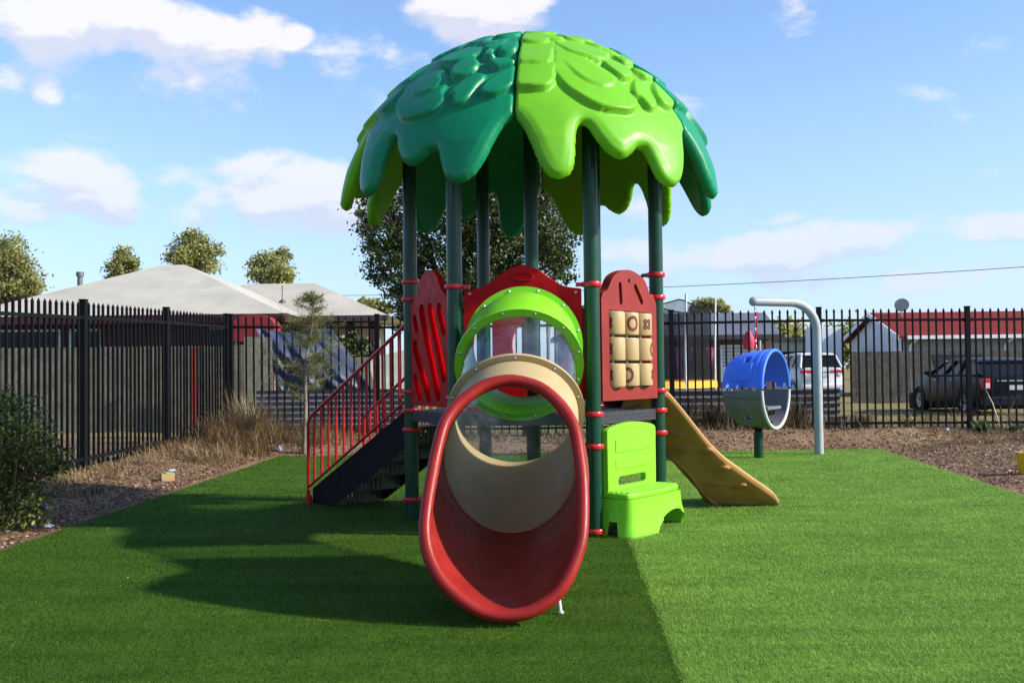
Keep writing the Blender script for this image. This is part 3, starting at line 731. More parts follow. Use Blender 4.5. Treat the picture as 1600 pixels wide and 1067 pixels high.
# red mouth: from the joint ring to an egg-shaped rolled lip
def px3(x, y, Y):
    """point at depth Y seen at photo pixel x,y (used only to read sizes off the photo)"""
    cr, sr = math.cos(R(ROLL)), math.sin(R(ROLL)); dx, dy = x - 800, y - 533.5
    a = dx * cr - dy * sr; bq = dx * sr + dy * cr
    v = Vector((a, FOC, -bq)); v = Matrix.Rotation(R(PITCH), 3, 'X') @ v
    return Vector((0, 0, H)) + v * (Y / v.y)
lipL = [(789.1, 595.4), (759.3, 602.2), (734.8, 617.3), (712.7, 636.5), (695.0, 663.6), (683.8, 703.7), (675.9, 745.1), (669.4, 782.6), (665.0, 822.1), (668.2, 855.6), (678.4, 884.1), (693.0, 907.8), (716.3, 931.1), (743.4, 949.4), (765.6, 957.8), (791.7, 960.5), (820.9, 956.4), (843.1, 946.1), (867.0, 928.8), (884.0, 906.2), (897.2, 876.1), (906.7, 843.1), (909.5, 802.8), (908.5, 750.7), (903.6, 709.7), (897.0, 671.3), (886.3, 650.2), (866.9, 625.1), (842.7, 606.2), (812.7, 596.8)]
def lip_depth(y): return 4.90 + .60 * ((960 - y) / 370) ** 1.3
lip = []
for x, y in lipL:
    p = px3(x, y, lip_depth(min(y, 960))); lip.append((p.x, p.y, max(p.z, .038)))
lip = [Vector(p) for p in spline(lip, 8, True)]
def resample(loop, n, start_ang=0):
    c = sum(loop, Vector()) / len(loop); out = []
    ang = [math.atan2(p.z - c.z, p.x - c.x) for p in loop]
    for i in range(n):
        t = 2 * PI * i / n; t = (t + PI) % (2 * PI) - PI; best = None
        for k in range(len(loop)):
            a0, a1 = ang[k], ang[(k + 1) % len(loop)]; d0 = (a0 - t + PI) % (2 * PI) - PI; d1 = (a1 - t + PI) % (2 * PI) - PI
            if d0 * d1 <= 0 and abs(d0) < 1 and abs(d1) < 1:
                f = abs(d0) / (abs(d0) + abs(d1) + 1e-9); best = loop[k].lerp(loop[(k + 1) % len(loop)], f); break
        out.append(best)
    return out
lipR = resample(lip, 96)
j_in = st_ring(ST['j'], .016, 96); ringsI = []; ringsO = []
cm = sum(lipR, Vector()) / 96
for i in range(15):
    t = i / 14; e = 1 - (1 - t) ** 1.25
    fl = .012 * t ** 6
    r_in = [a.lerp(p, t) for a, p in zip(j_in, lipR)]
    ci = sum(r_in, Vector()) / 96
    bulge = .030 * math.sin(PI * t)
    ringsI.append([v + (v - ci).normalized() * (bulge - .003) for v in r_in]); ringsO.append([v + (v - ci).normalized() * (bulge + .016) for v in r_in])
b = MB(); b.add(*loft(ringsO + ringsI[::-1], True))
mo = b.build('slide_mouth', P_MOUTH, tower, smooth=True)
b = MB(); b.tube([v + Vector((0, -.004, 0)) + (v - cm).normalized() * .004 for v in lipR], .032, 18, closed=True); b.build('rolled_lip', P_MOUTH, mo, smooth=True)
for fx, fy, fz0 in ((.215, 5.16, .10),):
    b = MB(); b.tube([(fx, fy, fz0), (fx + .012, fy - .01, .0)], .011, 12); b.lathe([(0, .010), (.016, .009), (.018, 0)], (fx + .012, fy - .01, .008), 14); b.build('support_foot', mat('pale_foot', (.5, .5, .48), .5), mo, smooth=True)

# ---- bench between front right and right posts
M = edge_M(5, 0, 0) @ Matrix.Translation((.005, 0, 0)) @ Matrix.Diagonal((.87, 1, .88, 1))
ben = [(.09, .10)] ; bo = [(.085, .27), (.945, .27)] + [tuple(p) for p in spline([(.95, .74), (.93, .775), (.80, .80), (.5, .82), (.22, .80), (.10, .775), (.08, .74)], 5)]
bench = plate(bo, [slot(.29, .385, .72, .385, .034)], .055, M @ Matrix.Translation((0, 0, .055)), 'bench', P_LIME2, tower, .014)
bench['label'] = 'bright lime bench with a slotted backrest'
for (x0, x1, y0, y1, arcd) in ((.21, .83, .60, .70, .045), (.21, .83, .475, .55, .0)):
    out = [(x0, y0), (x1, y0)] + ([(x1, y1)] + [(x1 + (x0 - x1) * t, y1 + arcd * math.sin(PI * t)) for t in np.linspace(.1, .9, 7)] + [(x0, y1)])
    plate(out, [], .012, M @ Matrix.Translation((0, 0, .084)), 'raised_panel', P_LIME2, bench, .005)
# seat: slatted top with rounded front, hollow body with flared legs
seat = [(.07, .03), (1.0, .03), (1.02, .20), (1.0, .27), (.93, .30), (.52, .325), (.15, .30), (.08, .27), (.06, .20)]
Mh = M @ Matrix(((1, 0, 0, 0), (0, 0, 1, 0), (0, 1, 0, 0), (0, 0, 0, 1)))   # local x along, y outward, z up
se = plate(seat, [], .05, Mh @ Matrix.Translation((0, 0, .295)), 'seat', P_LIME2, bench, .016)
for i in range(4):
    y = .10 + i * .05
    b = MB(); b.box(Mh @ Vector((.535, y, .3225)), (.38, .015, .004), rot=math.atan2(M[1][0], M[0][0])); b.build('seat_slat', P_LIME2, bench, bevel=.003)
def body_strip(path, top, bot, th, name):
    """curved apron: path of (x,y) in plan, bot(s) lower edge"""
    n = len(path); V = []; 
    for i, (x, y) in enumerate(path):
        s = i / (n - 1); a = path[max(i - 1, 0)]; c = path[min(i + 1, n - 1)]; tx, ty = c[0] - a[0], c[1] - a[1]; l = math.hypot(tx, ty); nx, ny = ty / l, -tx / l
        bz = bot(s); m = 7
        for side in (0, 1):
            for j in range(m):
                f = j / (m - 1); z = top + (bz - top) * f; inset = -.035 * f * f * (1 if bz < .1 else .5)
                V.append(Mh @ Vector((x - nx * (th * side - inset), y - ny * (th * side - inset), z)))
    F = []; m2 = 14
    for i in range(n - 1):
        for side in (0, 1):
            for j in range(6):
                a = i * m2 + side * 7 + j; F.append((a, a + m2, a + m2 + 1, a + 1))
        a = i * m2; F.append((a + 6, a + m2 + 6, a + m2 + 13, a + 13))
    for i in (0, n - 1):
        a = i * m2
        for j in range(6): F.append((a + j, a + j + 1, a + 8 + j, a + 7 + j))
    b = MB(); b.add(V, F); return b.build(name, P_LIME2, bench, smooth=True)
pth = [tuple(p) for p in spline([(.075, .04), (.068, .16), (.085, .265), (.16, .297), (.34, .312), (.535, .318), (.73, .312), (.91, .297), (.99, .265), (1.008, .16), (1.0, .04)], 8)]
def botf(s):
    if s < .06: return .0
    if .06 <= s < .13: return .115
    if s < .44: return .0
    if s > .80: return .0
    return .150 * max(math.sin(PI * (s - .44) / .36), 0.0) ** .5
body_strip(pth, .275, botf, .022, 'apron')

# ---- curved climbing slide on the right
import bisect
def P_side(s, lat, z):   # s along, lat toward the camera side
    d = Vector((.90, .436, 0)); n = Vector((.436, -.90, 0)); o = Vector((1.126, 8.49, 0)) + n * 0
    return o + d * (s * .955) + n * lat + Vector((0, 0, z))
top = [(-.10, 1.10), (0, 1.085), (.12, 1.04), (.2, .98), (.35, .83), (.55, .62), (.72, .475), (.9, .36), (1.05, .268), (1.2, .18), (1.30, .115), (1.36, .045)]
bot = [(-.22, .86), (-.1, .80), (0, .74), (.2, .575), (.38, .45), (.55, .31), (.66, .20), (.75, .10), (.82, .035), (.9, .022), (1.1, .016), (1.36, .012)]
def ip(tab, s): return float(np.interp(s, [a for a, _ in tab], [b_ for _, b_ in tab]))
tops = [tuple(p) for p in spline(top, 6)]; bots = [tuple(p) for p in spline(bot, 6)]
HOLD = [(.335, .665), (.43, .53), (.58, .515), (.76, .36), (.79, .22), (.97, .20), (.14, .82)]
def slide_wall(lat0, sgn, name):
    n, m = 130, 34; V = []; F = []
    for side in (0, 1):
        for i in range(n + 1):
            s = -.20 + 1.56 * i / n; zt = ip(tops, s); zb = min(ip(bots, s), zt - .012)
            for j in range(m + 1):
                f = j / m; z = zb + (zt - zb) * f; o = .0
                hgt_ = 0
                for hs, hz in HOLD:
                    dd = ((s - hs) / .042) ** 2 + ((z - hz) / .022) ** 2
                    hgt_ = max(hgt_, .060 * math.exp(-dd ** 1.8))
                rim = .045 * math.exp(-((zt - z) / .070) ** 4) + .014 * math.exp(-((zt - z) / .13) ** 6)
                rim2 = .010 * math.exp(-((z - zb) / .02) ** 4)
                lat = lat0 + sgn * (((max(rim, rim2) + hgt_) if side == 0 else -.022 - rim * .6) - .98 * max(zt - z - .085, 0))
                V.append(P_side(s, lat, z))
    N = (n + 1) * (m + 1); w_ = m + 1
    for i in range(n):
        for j in range(m):
            a = i * w_ + j; F.append((a, a + w_, a + w_ + 1, a + 1)); F.append((a + N, a + N + 1, a + N + w_ + 1, a + N + w_))
        for j in (0, m): a = i * w_ + j; F.append((a, a + w_, a + N + w_, a + N))
    for i in (0, n):
        for j in range(m): a = i * w_ + j; F.append((a, a + 1, a + N + 1, a + N))
    b = MB(); b.add(V, F); return b.build(name, P_TAN2, cs_, smooth=True)
# the running surface is the part, the walls its sub-parts
V = []; F = []; n = 60
for i in range(n + 1):
    s = -.20 + 1.56 * i / n; z = max(ip(tops, s) - .12, .010)
    if s > 1.0: z = max(z, .10 - (s - 1.0) * .25 if s < 1.3 else .016)
    for lat in (-.06, -.25, -.44): V.append(P_side(s, lat, z))
    for lat in (-.06, -.25, -.44): V.append(P_side(s, lat, z - .012))
for i in range(n):
    a = i * 6
    for j in (0, 1): F.append((a + j, a + j + 1, a + 6 + j + 1, a + 6 + j)); F.append((a + 3 + j, a + 9 + j, a + 10 + j, a + 4 + j))
b = MB(); b.add(V, F); cs_ = b.build('curved_slide', P_TAN2, tower, smooth=True); cs_['label'] = 'golden tan open slide curving down to the right'
slide_wall(0, 1, 'side_wall'); slide_wall(-.50, -1, 'side_wall')
for lt in (.018, -.518):
    b = MB(); b.tube([P_side(s_, lt, max(ip(tops, s_) - .006, .028)) for s_ in np.linspace(-.10, 1.36, 50)], .030, 12); b.build('rolled_rim', P_TAN2LIT, cs_, smooth=True)
# grab handle by the slide entry
b = MB(); p0 = vtx(0); d = (vtx(1) - vtx(0)).normalized(); o0 = p0 + d * .06
b.tube([Vector((p0.x, p0.y, 1.985)) - Vector((.05, 0, 0)), Vector((p0.x - .10, p0.y + .06, 1.985)), Vector((p0.x - .125, p0.y + .09, 1.96)), Vector((p0.x - .13, p0.y + .10, 1.90)), Vector((p0.x - .13, p0.y + .10, 1.10))], .0165, 12)
b.build('grab_handle', M_RAIL, tower, smooth=True)

# ---- stairs on the left
sd_dir = Vector((-.755, .656, 0)); sn = Vector((.656, .755, 0))          # along (outward) and across (away from the camera)
SP0 = vtx(3) + Vector((-.02, .03, 0)); RUN = 1.33; SW = .62
def sp(s, lat, z): return SP0 + sd_dir * s + sn * lat + Vector((0, 0, z))
b = MB(); prof = [(-.02, .905), (.06, .905), (RUN, .16), (RUN, .02), (RUN - .30, .02), (.06, .60), (-.02, .66)]
for lat in (.03, SW + .02):
    n = len(prof); V = [sp(s, lat + dl, z) for dl in (0, .012) for s, z in prof]
    b.add(V, [list(range(n)), list(range(n, 2 * n))[::-1]] + [(i, (i + 1) % n, n + (i + 1) % n, n + i) for i in range(n)])
stairs = b.build('stairs', M_DECK, tower)
stairs['label'] = 'black stair flight with red railings'
NS = 5
for i in range(NS):
    z = DECK - (i + 1) * DECK / (NS + 1); s0 = .06 + i * (RUN - .1) / NS
    b = MB(); V = [sp(s, l, zz) for zz in (z, z - .035) for s, l in ((s0, .044), (s0 + .27, .044), (s0 + .27, SW + .02), (s0, SW + .02))]
    b.add(V, [(0, 1, 2, 3), (4, 7, 6, 5), (0, 4, 5, 1), (2, 6, 7, 3), (1, 5, 6, 2), (0, 3, 7, 4)]); b.build('step', M_TREAD, stairs)
    b = MB(); V = [sp(s, l, zz) for s in (s0, s0 + .008) for l, zz in ((.044, z - .036), (SW + .02, z - .036), (SW + .02, z - .15), (.044, z - .15))]
    b.add(V, [(0, 1, 2, 3), (4, 7, 6, 5), (0, 4, 5, 1), (2, 6, 7, 3), (1, 5, 6, 2), (0, 3, 7, 4)]); b.build('riser', M_TREAD, stairs)
def railing(lat, bottom_s, name='handrail'):
    tz0, tz1 = 1.635, .80; bz0, bz1 = 1.0, .175
    tz = lambda s: tz0 + (tz1 - tz0) * s / bottom_s; bz = lambda s: bz0 + (bz1 - bz0) * s / bottom_s
    b = MB()
    pts = [sp(.06, lat, tz(0.06))] + [sp(bottom_s - .04, lat, tz(bottom_s - .04)), sp(bottom_s - .008, lat, tz(bottom_s) - .012), sp(bottom_s + .004, lat, tz(bottom_s) - .05), sp(bottom_s + .005, lat, .02)]
    b.tube(pts, .0155, 12); b.tube([sp(.06, lat, bz(.06)), sp(bottom_s, lat, bz(bottom_s))], .0125, 10)
    b.box(sp(bottom_s + .0, lat, .05), (.03, .014, .05), rot=math.atan2(sd_dir.y, sd_dir.x))
    h = b.build(name, M_RAIL, stairs, smooth=True)
    return tz, bz
for lat in (.0, SW + .05):
    tz, bz = railing(lat, RUN + .02)
    for i in range(12):
        s = .12 + i * (RUN - .06) / 12.2
        b = MB(); b.tube([sp(s, lat, bz(s)), sp(s, lat, tz(s))], .0115, 8); b.build('baluster', M_RAIL, stairs, smooth=True)

# ================================================================== SPINNER POD AND ITS POLE
pb = px3(1280, 712, 14.35); pb.z = 0
pole = MB(); arm = [(pb.x, pb.y, -.05), (pb.x, pb.y, 1.0), (pb.x, pb.y, 1.55)]
e = px3(1176, 471, 14.0)
n_ = 10; hx, hy, hz_ = e.x, e.y, e.z
dirv = Vector((hx - pb.x, hy - pb.y, 0)); Lh = dirv.length; dirv.normalize(); rad = .42
for i in range(n_ + 1):
    t = PI / 2 * i / n_; arm.append((pb.x + dirv.x * rad * (1 - math.cos(t)), pb.y + dirv.y * rad * (1 - math.cos(t)), 1.72 + .40 * math.sin(t)))
arm.append((hx, hy, hz_))
pole.tube(arm, .062, 20)
po = MB()
polo = empty('swing_pole', (pb.x, pb.y, 0), 'pale grey bent pole arching over the blue pod', 'pole')
sh = pole.build('pole', M_POLE, polo, smooth=True)
b = MB(); dv = -Vector((hx, hy, hz_)) + Vector(arm[-2]); dv.normalize(); Mx = dv.to_track_quat('Z', 'Y').to_matrix()
b.lathe([(0, -.045), (.035, -.038), (.055, -.02), (.064, 0), (.066, .03), (.063, .031)], (hx, hy, hz_), 20, M=Mx); b.build('end_cap', M_POLE, polo, smooth=True)
POD = px3(1186, 608, 13.8); PX, PY, PZ = POD.x - .02, POD.y, POD.z
pod = empty('spinning_pod', (PX, PY, 0), 'blue and grey egg shaped pod seat on a short green post', 'spinner seat')
NR = Vector((math.cos(R(-34)), math.sin(R(-34)), 0)); SV = Vector((-NR.y, NR.x, 0)); PC = Vector((PX, PY, PZ)) + NR * .25
CUT, CUTB = .0, -.60
def RX(x): return max(1 - (abs(min(x, 0)) / .72) ** 2.6, .02) ** (1 / 2.6)
def pp(x, th, e=0): return PC + NR * x + SV * ((.53 + e) * RX(x) * math.cos(th)) + Vector((0, 0, (.525 + e) * RX(x) ** .8 * math.sin(th)))
def pod_shell(up, m, name):
    V = []; F = []; nu, nv = 90, 40
    t0, t1 = (R(3), R(177)) if up else (R(181), R(359))
    for k in (0, .03):
        for i in range(nu + 1):
            th = t0 + (t1 - t0) * i / nu
            for j in range(nv + 1):
                x = CUTB + (CUT - CUTB) * j / nv
                e_ = 0
                deg = math.degrees(th)
                if k == 0:
                    if x > -.05: e_ = .014
                    if min(abs(deg - 180), abs(deg - 0), abs(deg - 360)) < 11: e_ = .018
                    if up and 138 < deg < 166 and -.42 < x < -.16: e_ = .014
                    if up and -.13 < x < -.07: e_ = .010
                    if not up and 196 < deg < 222 and -.40 < x < -.18: e_ = .012
                V.append(pp(x, th, e_ - k))
    # close the rear with a shallow cap ring
    N = (nu + 1) * (nv + 1); w_ = nv + 1
    HOL = [(128, -.25, 8, .045), (60, -.30, 8, .045), (173.2, -.26, 3.6, .085), (173, -.50, 3.4, .03), (6.6, -.25, 3.6, .085), (6, -.05, 3, .02)] if up else [(228, -.26, 6, .06), (318, -.2, 6, .05)]
    def hole(i, j):
        deg = math.degrees(t0 + (t1 - t0) * (i + .5) / nu); x = CUTB + (CUT - CUTB) * (j + .5) / nv
        return any(abs(deg - a) < ra and abs(x - c) < rx_ and ((abs(deg - a) / ra) ** 3 + (abs(x - c) / rx_) ** 3 < 1.3) for a, c, ra, rx_ in HOL)
    H_ = set((i, j) for i in range(nu) for j in range(nv) if hole(i, j))
    for i in range(nu):
        for j in range(nv):
            if (i, j) in H_: continue
            a = i * w_ + j; F.append((a, a + w_, a + w_ + 1, a + 1)); F.append((a + N, a + N + 1, a + N + w_ + 1, a + N + w_))
            for (di, dj, e0, e1) in ((-1, 0, a, a + 1), (1, 0, a + w_, a + w_ + 1), (0, -1, a, a + w_), (0, 1, a + 1, a + w_ + 1)):
                ii, jj = i + di, j + dj
                if (ii, jj) in H_ or ii < 0 or jj < 0 or ii >= nu or jj >= nv: F.append((e0, e1, e1 + N, e0 + N))
    c0 = len(V); V.append(PC + NR * (CUTB - .03) + Vector((0, 0, .02 if up else -.02)))
    for i in range(nu): F.append((c0, (i + 1) * w_, i * w_))
    b = MB(); b.add(V, F); return b.build(name, m, pod, smooth=True)
ps1 = pod_shell(True, P_BLUE, 'upper_shell'); ps2 = pod_shell(False, P_GREY, 'lower_shell')
b = MB(); b.tube([pp(.0, t, -.008) for t in np.linspace(R(2), R(178), 44)], .024, 10); b.build('upper_rim', P_BLUE, ps1, smooth=True)
b = MB(); b.tube([pp(.0, t, -.008) for t in np.linspace(R(181), R(359), 44)], .024, 10); b.build('lower_rim', plastic('pale_rim', (.5, .5, .5), .5), ps2, smooth=True)
for th in (179, 1):
    for x in (-.56, -.44, -.10):
        b = MB(); b.box(pp(x, R(th), -.008), (.018, .012, .045)); b.build('joining_lug', P_GREY2, ps2, bevel=.004)
b = MB(); q = PC - NR * .26; b.box((q.x, q.y, PZ - .25), (.24, .30, .02), rot=R(-31)); b.build('inner_seat', P_GREY, ps2, bevel=.01)
b = MB(); b.lathe([(0, PZ - .50), (.14, PZ - .49), (.20, PZ - .44), (.05, PZ - .54), (.045, PZ - .70), (0, PZ - .70)], (PX, PY, 0), 20); b.build('spindle', M_DECK, pod, smooth=True)
b = MB(); b.tube([(PX, PY, -.05), (PX, PY, .36)], .062, 20); b.build('base_post', M_POST, pod, smooth=True)
b = MB()
zt = hz_ - .05
for i in range(9):
    z = zt - i * (zt - PZ - .50) / 8.2; pp = [(hx + .03 + .014 * math.cos(a) * (1 if i % 2 else 0), hy + .014 * math.cos(a) * (0 if i % 2 else 1), z - .03 + .034 * math.sin(a)) for a in np.linspace(0, 2 * PI, 13)[:-1]]
    b.tube(pp, .006, 6, closed=True)
b.build('hanging_chain', M_STEEL, pod, smooth=True)
b = MB(); b.tube([(hx + .04, hy, zt - .10), (hx + .05, hy, zt - .3), (hx + .02, hy, PZ + .53)], .014, 8); b.build('chain_sleeve', M_CLAMP, pod, smooth=True)

exec_bg = True
# ================================================================== IRON FENCES
def iron_fence(p0, p1, npan, label, hpost=2.0, extra=(), skip=()):
    p0 = Vector(p0); p1 = Vector(p1); d = p1 - p0; L = d.length; d.normalize(); ang = math.atan2(d.y, d.x)
    gz = lambda x, y: float(ground_h(x, y))
    o = empty('iron_fence', (p0.x, p0.y, gz(p0.x, p0.y)), label, 'fence')
    for i in range(npan + 1):
        p = p0 + d * (L * i / npan); z = gz(p.x, p.y)
        b = MB(); b.box((p.x, p.y, z + hpost / 2 - .05), (.036, .036, hpost / 2 + .05), rot=ang); b.box((p.x, p.y, z + hpost + .008), (.041, .041, .010), rot=ang); b.build('fence_post', M_FENCE, o, bevel=.003)
    for i in range(npan):
        a = p0 + d * (L * i / npan); c = p0 + d * (L * (i + 1) / npan); za = gz(a.x, a.y); zc = gz(c.x, c.y)
        b = MB(); n = 19
        for (h, r) in ((1.80, .020), (.15, .020)):
            A = Vector((a.x, a.y, za + h)); C = Vector((c.x, c.y, zc + h)); 
            m = (A + C) / 2; l = (C - A).length / 2; q = (C - A).to_track_quat('X', 'Z').to_matrix()
            b.box(m, (l, .018, r), M=q)
            for e_, s in ((A, 1), (C, -1)):
                b.box(e_ + (C - A).normalized() * s * .05, (.022, .024, r + .006), M=q)
        for k in range(1, n):
            f = k / n; p = a.lerp(c, f); z = za + (zc - za) * f
            p = p + Vector((random.gauss(0, .0025), random.gauss(0, .0025), 0)); b.box((p.x, p.y, z + .99), (.0125, .0125, .93), rot=ang + random.gauss(0, .06))
            b.lathe([(.0, 1.995), (.006, 1.982), (.017, 1.960), (.021, 1.940), (.015, 1.918), (.0125, 1.915)], (p.x, p.y, z), 8)
        b.build('picket_panel', M_FENCE, o)
    return o
lf0 = px3(130, 700, 11.95); lf1 = px3(262, 700, 14.35); lf2 = px3(370, 690, 16.7)
dl = (lf2 - lf0); dl.z = 0; l_ = dl.length; un = dl.normalized()
corner = Vector((-4.62, 16.55, 0)); start = Vector((-4.62 - .20 * 5, 16.55 - 2.28 * 5, 0))
iron_fence(start, corner, 5, 'black iron picket fence receding along the left dirt strip')
iron_fence((-4.56, 16.60, 0), (2.47 + 2.41 * 3, 16.42, 0), 6, 'black iron picket fence running straight behind the tower and pole')

# ================================================================== FOLIAGE TOOLS
def leaf_mat(name, a, b_, c_, trans=.3):
    m = bpy.data.materials.new(name); m.use_nodes = True; t = NT(m.node_tree); b = m.node_tree.nodes['Principled BSDF']
    g = t.n('ShaderNodeNewGeometry'); cc = t.ramp(g.outputs['Random Per Island'], [(.0, a), (.55, b_), (1, c_)])
    cr = t.n('ShaderNodeTexCoord').outputs['Object']; cc = t.mix(1.0, cc, t.ramp(t.noise(cr, 1.1, 4), [(.3, (.7, .75, .7)), (.7, (1.25, 1.2, 1.15))]), 'MULTIPLY')
    t.L.new(cc, b.inputs['Base Color']); b.inputs['Roughness'].default_value = .5
    tr = t.n('ShaderNodeBsdfTranslucent'); t.L.new(cc, tr.inputs[0]); mx = t.n('ShaderNodeMixShader'); mx.inputs[0].default_value = trans
    out = m.node_tree.nodes['Material Output']; t.L.new(b.outputs[0], mx.inputs[1]); t.L.new(tr.outputs[0], mx.inputs[2]); t.L.new(mx.outputs[0], out.inputs[0])
    MATS[name] = m; return m
L_DARK = leaf_mat('dark_broad_leaf', (.012, .026, .005), (.045, .070, .012), (.14, .17, .030))
L_GUM = leaf_mat('gum_leaf', (.13, .16, .05), (.32, .33, .11), (.55, .50, .21), .45)
L_BUSH = leaf_mat('bush_leaf', (.024, .040, .008), (.09, .12, .018), (.32, .32, .055))
L_PINE = leaf_mat('needle_leaf', (.07, .09, .025), (.17, .18, .05), (.30, .29, .10), .5)
L_STRAW = leaf_mat('dry_straw', (.08, .045, .022), (.24, .15, .07), (.46, .34, .17), .15)
L_LITTER = leaf_mat('leaf_litter', (.06, .024, .013), (.19, .092, .05), (.42, .29, .16), .1)
L_TWIG = leaf_mat('brown_twig', (.05, .03, .02), (.14, .095, .055), (.26, .19, .10), .15)
L_GREENW = leaf_mat('weed_leaf', (.02, .045, .01), (.05, .10, .02), (.11, .17, .04))
M_BARK = mat('grey_bark', (.17, .14, .11), .9, .35, 10, .6, 40)
M_BARK2 = mat('dark_bark', (.06, .05, .04), .9, .35, 10, .6, 40)
def leaf_quads(C, size, g, elong=1.7, norm=None):
    N = len(C); a = g.normal(size=(N, 3)); a /= np.linalg.norm(a, axis=1)[:, None]; b_ = g.normal(size=(N, 3)); b_ -= (b_ * a).sum(1)[:, None] * a; b_ /= np.linalg.norm(b_, axis=1)[:, None]
    s = size * g.uniform(.6, 1.3, N)[:, None]
    V = np.stack([C - a * s * elong / 2, C + b_ * s / 2, C + a * s * elong / 2, C - b_ * s / 2], 1).reshape(-1, 3)
    return V, np.arange(4 * N).reshape(-1, 4)
def crown_points(blobs, n, g, per=55, spread=.17):
    """blobs: (cx,cy,cz,rx,ry,rz). leaf clumps spread through each volume, mostly near its shell"""
    vol = np.array([b_[3] * b_[4] * b_[5] for b_ in blobs]) ** .7; vol /= vol.sum(); out = []
    for b_, f in zip(blobs, vol):
        k = max(3, int(n * f / per)); d = g.normal(size=(k, 3)); d /= np.linalg.norm(d, axis=1)[:, None]; r = g.uniform(.35, 1.08, k) ** .6
        c = np.array(b_[:3]) + d * r[:, None] * np.array(b_[3:])
        for cc in c:
            sg = spread * (b_[3] + b_[5]) / 2 * g.uniform(.7, 1.4); out.append(cc + g.normal(size=(per, 3)) * sg * np.array([1, 1, .7]))
    return np.concatenate(out)
def tree(base, blobs, n, leaf, m, label, trunk_r=.2, bark=M_BARK, cat='tree', name='tree', group=None, limbs=True, seed=1, spread=.17, per=55, elong=1.7):
    g = np.random.default_rng(seed); o = empty(name, base, label, cat, group)
    C = crown_points(blobs, n, g, per, spread); V, Fq = leaf_quads(C, leaf, g, elong)
    link('crown', mesh_np('crown', V, Fq), m, o, smooth=False)
    b = MB(); cz = min(x[2] for x in blobs); base = Vector(base); cen = Vector(np.mean([x[:3] for x in blobs], axis=0))
    fork = Vector((base.x * .5 + cen.x * .5, base.y * .5 + cen.y * .5, base.z + (cz - base.z) * .75))
    b.tube([base - Vector((0, 0, .1)), base.lerp(fork, .5) + Vector((trunk_r * .3, 0, 0)), fork], [trunk_r, trunk_r * .8, trunk_r * .65], 10)
    for bl in blobs:
        c = Vector(bl[:3]); mid = fork.lerp(c, .5) + Vector((g.uniform(-.2, .2), g.uniform(-.2, .2), .1)) * bl[3] * .3
        b.tube([fork, mid, c], [trunk_r * .45, trunk_r * .28, trunk_r * .1], 7)
        for q in range(3):
            e_ = c + Vector(g.normal(size=3)) * bl[3] * .5; b.tube([mid, mid.lerp(e_, .5) + Vector((0, 0, .05)), e_], [trunk_r * .2, trunk_r * .12, trunk_r * .04], 5)
    b.build('trunk', bark, o, smooth=True)
    return o
def pt(x, y, Y): p = px3(x, y, Y); return (p.x, p.y, p.z)
def blobpx(lst, Y, dep=1.0):
    out = []
    for x, y, rx, ry in lst:
        p = px3(x, y, Y + random.uniform(-dep, dep)); s = Y / FOC; out.append((p.x, p.y, p.z, rx * s, max(rx, ry) * s * .9, ry * s))
    return out
# the big dark tree behind the tower
tree((-1.6, 30, .1), blobpx([(640, 330, 70, 50), (600, 360, 42, 45), (590, 420, 28, 28), (640, 420, 35, 60), (628, 480, 26, 40), (700, 350, 60, 60), (690, 430, 50, 50), (760, 330, 70, 60), (770, 400, 55, 40), (830, 350, 60, 50),
     (840, 400, 50, 45), (870, 380, 34, 45), (885, 420, 20, 24), (720, 280, 90, 50), (800, 270, 90, 50), (590, 320, 30, 28), (660, 480, 40, 30), (740, 450, 40, 30), (820, 300, 70, 40)], 30, 1.5), 80000, .060, L_DARK,
     'large dark leafy tree rising behind the domed tower', .32, M_BARK2, seed=3, spread=.17, per=70)
tree(px3(640, 560, 30) * 1.0, blobpx([(575, 475, 22, 10), (600, 480, 15, 8)], 55, .5), 900, .28, L_GUM, 'low rounded treetop between the house roof and the dark tree', .2, seed=14) if False else None
tree((-27, 55, 0), blobpx([(5, 400, 30, 28), (15, 430, 36, 26), (45, 450, 20, 16), (0, 460, 30, 20), (35, 465, 26, 16), (-30, 420, 40, 40)], 55), 15000, .11, L_GUM, 'pale gum tree cut by the left edge of the photo', .3, seed=4, spread=.30, per=40)
tree((-21, 55, 0), blobpx([(196, 402, 14, 13), (190, 420, 20, 12), (180, 434, 14, 10), (206, 412, 9, 12)], 55), 4200, .095, L_GUM, 'small narrow gum crown standing behind the left roof slope', .2, seed=5, spread=.30, per=40)
tree((-17, 52, 0), blobpx([(300, 385, 22, 20), (285, 402, 22, 16), (325, 395, 18, 16), (310, 412, 30, 14), (298, 370, 9, 10)], 52), 7500, .095, L_GUM, 'bushy gum crown behind the roof peak and aerial', .25, seed=6, spread=.30, per=40)
tree((-12, 50, 0), blobpx([(425, 408, 24, 12), (402, 418, 14, 12), (440, 400, 14, 10), (425, 428, 30, 13), (448, 435, 14, 8)], 50), 6200, .095, L_GUM, 'rounded gum crown behind the lower roof ridge', .25, seed=7, spread=.30, per=40)
tree((-8, 60, 0), blobpx([(580, 476, 18, 8), (600, 484, 14, 8), (565, 470, 8, 5)], 60), 5000, .10, L_GUM, 'low treetop showing over the right end of the grey roof', .2, seed=8)
tree((13, 62, 0), blobpx([(1108, 476, 24, 9), (1090, 484, 14, 8), (1128, 482, 12, 8)], 62), 9000, .09, L_GUM, 'flat topped tree above the grey shed and trampoline', .25, seed=9)
g = np.random.default_rng(12); C = []
for i in range(170):
    x = g.uniform(950, 1400); y = 532 + 12 * math.sin(x * .05) + g.normal() * 3; p = px3(x, y - 2, 95); C.append(np.array(p) + g.normal(size=(70, 3)) * np.array([1.2, 1.0, .7]) - np.array([0, 0, .6]))
